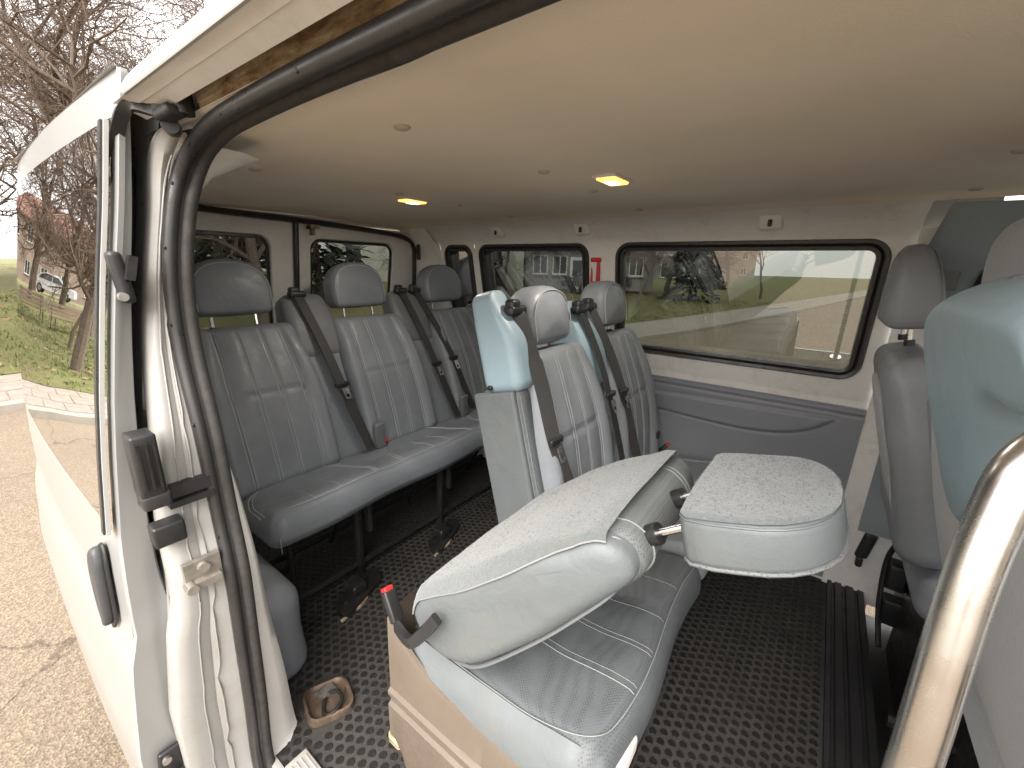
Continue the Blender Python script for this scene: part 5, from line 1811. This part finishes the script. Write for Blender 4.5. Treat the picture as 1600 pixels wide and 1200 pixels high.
# ---------------- houses
def house(name, loc, ang, L, Dp, H, roof_h, mat, mroof, wins, label, door=None, eave=0.4, wsize=(1.1, 1.4), storeys=1, hip=True, h0=0.9):
    o = thing(name, (0, 0, 0), label, "building")
    def P(x, y, z):
        return (x, y, z)
    m = MB()
    # front wall with real openings is facing -y (local)
    cells = []
    xs = [0.0]
    m.box((L / 2, Dp / 2 + 0.15, H / 2), (L - 0.02, Dp - 0.3, H))
    core = m.build("core", mat, o)
    m = MB()
    w, h = wsize
    step = H / storeys
    edges = [0.0]
    for cx in wins:
        edges += [cx - w / 2, cx + w / 2]
    edges.append(L)
    for s in range(storeys):
        z0, z1 = s * step, (s + 1) * step
        wz0, wz1 = z0 + h0, z0 + h0 + h
        for i in range(0, len(edges) - 1):
            x0, x1 = edges[i], edges[i + 1]
            if i % 2 == 0:
                m.box(((x0 + x1) / 2, -0.1, (z0 + z1) / 2), (x1 - x0, 0.2, z1 - z0))
            else:
                m.box(((x0 + x1) / 2, -0.1, (z0 + wz0) / 2), (x1 - x0, 0.2, wz0 - z0))
                m.box(((x0 + x1) / 2, -0.1, (wz1 + z1) / 2), (x1 - x0, 0.2, z1 - wz1))
    m.build("wall", mat, o)
    for s in range(storeys):
        for cx in wins:
            z0 = s * step + h0
            f = MB()
            for (bx0, bz0, bw, bh) in ((cx - w / 2 + 0.04, z0 + h / 2, 0.08, h), (cx + w / 2 - 0.04, z0 + h / 2, 0.08, h), (cx, z0 + 0.04, w - 0.16, 0.08), (cx, z0 + h - 0.04, w - 0.16, 0.08), (cx, z0 + h / 2, 0.06, h - 0.16)):
                f.box((bx0, -0.10, bz0), (bw, 0.07, bh))
            fo = f.build("window", M_FRAMEW, o)
            MB().box((cx, -0.06, z0 + h / 2), (w - 0.1, 0.02, h - 0.1)).build("pane", M_PANE, fo)
            MB().box((cx, -0.24, z0 - 0.04), (w + 0.12, 0.16, 0.06)).build("sill", M_KERB, fo)
    m = MB()
    e = eave
    if hip:
        k = Dp / 2
        v = [(-e, -e - 0.2, H), (L + e, -e - 0.2, H), (L + e, Dp + e, H), (-e, Dp + e, H), (k * 0.8, Dp / 2, H + roof_h), (L - k * 0.8, Dp / 2, H + roof_h)]
        v += [(p[0], p[1], p[2] - 0.14) for p in v[:4]]
        m.add(v, [(0, 1, 5, 4), (1, 2, 5), (2, 3, 4, 5), (3, 0, 4), (6, 7, 1, 0), (7, 8, 2, 1), (8, 9, 3, 2), (9, 6, 0, 3), (9, 8, 7, 6)])
    else:
        v = [(-e, -e - 0.2, H), (L + e, -e - 0.2, H), (L + e, Dp + e, H + roof_h), (-e, Dp + e, H + roof_h)]
        v += [(p[0], p[1], p[2] - 0.16) for p in v]
        m.add(v, [(0, 1, 2, 3), (7, 6, 5, 4), (4, 5, 1, 0), (5, 6, 2, 1), (6, 7, 3, 2), (7, 4, 0, 3)])
    m.build("roof", mroof, o, angle=20)
    if door is not None:
        d = MB().box((door, -0.16, 1.05), (0.95, 0.10, 2.1)).build("door", M_FRAMEW, o)
        MB().box((door, -0.22, 1.35), (0.62, 0.02, 1.1)).build("pane", M_PANE, d)
    o.location = loc
    o.rotation_euler.z = ang
    return o
hz = lawn_z(16)
ang = math.atan2(-0.8, 0.6)
hd = Vector((0.6, -0.8))
nd = Vector((0.8, 0.6))
p = Vector((23.0, 16.0))
q = p - hd * 12.5
house("pale_house", (q.x, q.y, hz - 0.2), ang, 12.4, 8.0, 6.6, 2.4, M_HOUSE, M_ROOF, [1.6, 4.6, 7.6, 10.6], "two-storey pale green house through the side and rear windows", storeys=2, h0=1.2)
q = p + nd * 1.2 + hd * 0.05
house("annexe", (q.x, q.y, hz - 0.1), ang, 8.6, 5.0, 2.75, 0.55, M_HOUSE3, M_METALROOF, [1.0, 2.3, 4.6, 6.0, 7.4], "low grey annexe with pale flat roof joined to the pale house", door=3.45, hip=False, wsize=(1.0, 1.25), h0=0.95)
house("garage_block", (58.0, 23.0, lawn_z(18) - 0.2), math.atan2(-0.95, 0.3), 13.0, 6.0, 3.4, 0.4, M_HOUSE3, M_METALROOF, [2.2, 5.2, 8.2, 11.0], "low grey garage block beyond the verge trees", hip=False, wsize=(1.9, 2.0), h0=0.5)
house("salmon_house", (92.0, 34.0, lawn_z(18) - 0.4), math.atan2(-0.97, 0.25), 22.0, 10.0, 9.0, 3.0, M_HOUSE2, M_ROOF, [2, 5, 8, 11, 14, 17, 20], "tall salmon house far beyond the garage block", storeys=3, h0=1.1)
house("white_office", (120.0, -16.0, GZ), math.atan2(-1, 0.05), 24.0, 12.0, 9.0, 0.3, M_HOUSE4, M_METALROOF, [2, 6, 10, 14, 18, 22], "white office block at the far end of the road", storeys=3, hip=False, wsize=(2.6, 1.3), h0=1.0)
house("villa", (-14.0, 58.0, lawn_z(50) - 0.3), 0.12, 16.0, 9.0, 6.2, 2.6, M_HOUSE2, M_ROOF, [2, 5, 8, 11, 14], "orange-roofed villa behind the park trees, at the picture's edge", storeys=2, h0=1.1)
house("white_house", (10.0, 42.0, lawn_z(34) - 0.3), -0.25, 14.0, 9.0, 5.6, 2.4, M_HOUSE4, M_ROOF, [2, 5, 8, 11], "white house behind the conifers through the rear doors", storeys=2, h0=1.1)
# houses behind the photographer, met in the far window's mirror image
house("terrace_house", (-75.0, -14.0, GZ), math.atan2(1, 0.02), 26.0, 9.0, 7.0, 2.6, M_HOUSE2, M_ROOF, [2, 5, 8, 11, 14, 17, 20, 23], "salmon terrace mirrored faintly in the long side window", storeys=2, h0=1.1)
# ---------------- cars
def car(name, loc, ang, paint, label):
    o = thing(name, (0, 0, 0), label, "car", "parked cars")
    prof = [(-2.05, 0.35), (-2.08, 0.62), (-2.0, 0.86), (-1.25, 0.95), (-0.62, 1.38), (-0.2, 1.46), (0.75, 1.46), (1.35, 1.28), (1.75, 0.98), (2.02, 0.90), (2.08, 0.55), (2.02, 0.35)]
    m = MB()
    rows = []
    for (x, z) in prof:
        k = 0.82 - 0.14 * sstep(z, 0.9, 1.45)
        rows.append([(x, -k * 0.92, z), (x, -k, z - 0.01), (x, -k * 0.5, z + 0.02), (x, 0, z + 0.03), (x, k * 0.5, z + 0.02), (x, k, z - 0.01), (x, k * 0.92, z)])
    m.grid(rows)
    for s in (-1, 1):
        pts = [(x, s * (0.82 - 0.14 * sstep(z, 0.9, 1.45)), z - 0.01) for (x, z) in prof]
        m.add(pts, [tuple(range(len(pts))) if s < 0 else tuple(range(len(pts) - 1, -1, -1))])
    m.add([(-2.02, -0.75, 0.35), (2.02, -0.75, 0.35), (2.02, 0.75, 0.35), (-2.02, 0.75, 0.35)], [(3, 2, 1, 0)])
    m.build("body", paint, o, angle=35)
    for s in (-1, 1):
        for w in ([(-1.05, 0.97), (-0.55, 1.32), (0.0, 1.39), (0.0, 0.97)], [(0.08, 0.97), (0.08, 1.39), (0.75, 1.39), (1.2, 1.24), (1.45, 0.98)]):
            m = MB()
            pts = [(x, s * (0.835 - 0.14 * sstep(z, 0.9, 1.45)), z) for (x, z) in w]
            m.add(pts, [tuple(range(len(pts))) if s < 0 else tuple(range(len(pts) - 1, -1, -1))])
            m.build("side_window", M_PANE, o)
        for wx in (-1.3, 1.3):
            w = MB().tube([(wx, s * 0.66, 0.31), (wx, s * 0.84, 0.31)], 0.31, 18, up=(0, 0, 1)).build("wheel", M_BLACK, o)
            MB().tube([(wx, s * 0.80, 0.31), (wx, s * 0.855, 0.31)], 0.19, 14, up=(0, 0, 1)).build("rim", M_STEEL, w)
    m = MB()
    m.add([(-1.22, -0.62, 0.985), (-1.22, 0.62, 0.985), (-0.66, 0.55, 1.385), (-0.66, -0.55, 1.385)], [(0, 1, 2, 3)])
    m.build("windscreen", M_PANE, o)
    m = MB()
    m.add([(1.72, -0.60, 1.04), (1.72, 0.60, 1.04), (1.38, 0.54, 1.295), (1.38, -0.54, 1.295)], [(3, 2, 1, 0)])
    m.build("rear_window", M_PANE, o)
    for s in (-1, 1):
        MB().rbox((0.05, 0.14, 0.07), 0.03, lambda a, b, c: (-2.03 + a, s * 0.58 + b, 0.74 + c), (1, 2, 1), 2).build("headlight", M_TIN, o)
        MB().rbox((0.05, 0.10, 0.08), 0.03, lambda a, b, c: (2.01 + a, s * 0.64 + b, 0.78 + c), (1, 2, 1), 2).build("tail_light", M_RED, o)
    o.location = loc
    o.rotation_euler.z = ang
    return o
car("parked_car", (25.2, 12.0, hz - 0.15), -0.6, M_CARD, "dark parked car in front of the grey annexe")
car("parked_car", (-5.2, 41.0, lawn_z(33)), 0.3, M_CARW, "white parked car behind the park trees, mirrored in the door glass")
# ---------------- park benches
def bench(loc, ang, label):
    o = thing("park_bench", (0, 0, 0), label, "bench", "park benches")
    for k in range(4):
        MB().box((0, -0.22 + 0.13 * k, 0.45), (1.7, 0.10, 0.035)).build("seat_slat", M_WOOD, o)
    for k in range(3):
        MB().box((0, 0.26 + 0.04 * k, 0.58 + 0.14 * k), (1.7, 0.03, 0.10), Matrix.Rotation(-0.25, 3, 'X')).build("back_slat", M_WOOD, o)
    for s in (-1, 1):
        m = MB()
        m.tube([(s * 0.7, -0.24, 0.0), (s * 0.7, -0.22, 0.43)], 0.025, 6).build("leg", M_STEELBLACK, o)
        MB().tube([(s * 0.7, 0.26, 0.0), (s * 0.7, 0.22, 0.43), (s * 0.7, 0.36, 0.92)], 0.025, 6).build("leg", M_STEELBLACK, o)
    o.location = loc
    o.rotation_euler.z = ang
bench((-3.1, 19.5, lawn_z(11.8)), -0.3, "slatted park bench by the thick tree, mirrored in the door glass")
bench((-1.3, 20.5, lawn_z(12.8)), -0.2, "slatted park bench by the sapling, mirrored in the door glass")
# ---------------- roadside bushes and a street lamp
def bush(loc, s, label, seed, mat=M_BUSH):
    rnd = random.Random(seed)
    t = thing("bush", (0, 0, 0), label, "bush", "roadside bushes")
    m = MB()
    for k in range(420):
        a, e = rnd.uniform(0, 2 * PI), math.asin(rnd.random())
        r = rnd.uniform(0.4, 1.0) * s
        p = Vector((1.6 * r * math.cos(a) * math.cos(e), r * math.sin(a) * math.cos(e), r * math.sin(e)))
        q = p * rnd.uniform(0.5, 0.85)
        w = 0.05 * s
        sd = Vector((rnd.gauss(0, 1), rnd.gauss(0, 1), rnd.gauss(0, 1))).normalized() * w
        m.add([q - sd, q + sd, p + sd * 2.0, p - sd * 2.0], [(0, 1, 2, 3)])
    m.build("crown", mat, t)
    t.location = loc
for i, (x, y, s) in enumerate([(52, -14, 1.5), (60, -15.5, 1.8), (70, -17, 1.7), (82, -19.5, 2.0), (95, -22, 2.2), (44, 9, 1.3)]):
    bush((x, y, GZ + 0.1), s, ["low brown bush nearest along the road's far side", "second brown bush along the road's far side", "third brown bush along the road's far side", "fourth brown bush along the road's far side", "farthest brown bush along the road's far side", "brown bush on the verge below the garage block"][i], 40 + i)
lp = thing("street_lamp", (0, 0, 0), "grey street lamp standing by the road at the window corner", "street lamp")
MB().tube([(0, 0, 0), (0, 0, 3), (0, 0, 7)], 0.07, 8, up=(1, 0, 0), scale=[1.2, 1, 0.7]).build("pole", M_STEEL, lp)
MB().tube([(0, 0, 6.9), (0.3, -0.5, 7.3), (0.5, -1.2, 7.4)], 0.035, 6).build("arm", M_STEEL, lp)
MB().rbox((0.12, 0.3, 0.06), 0.05, lambda a, b, c: (0.5 + a, -1.4 + b, 7.38 + c), (1, 2, 1), 2).build("lamp_head", M_TOWER, lp)
lp.location = (58, -9.0, GZ)
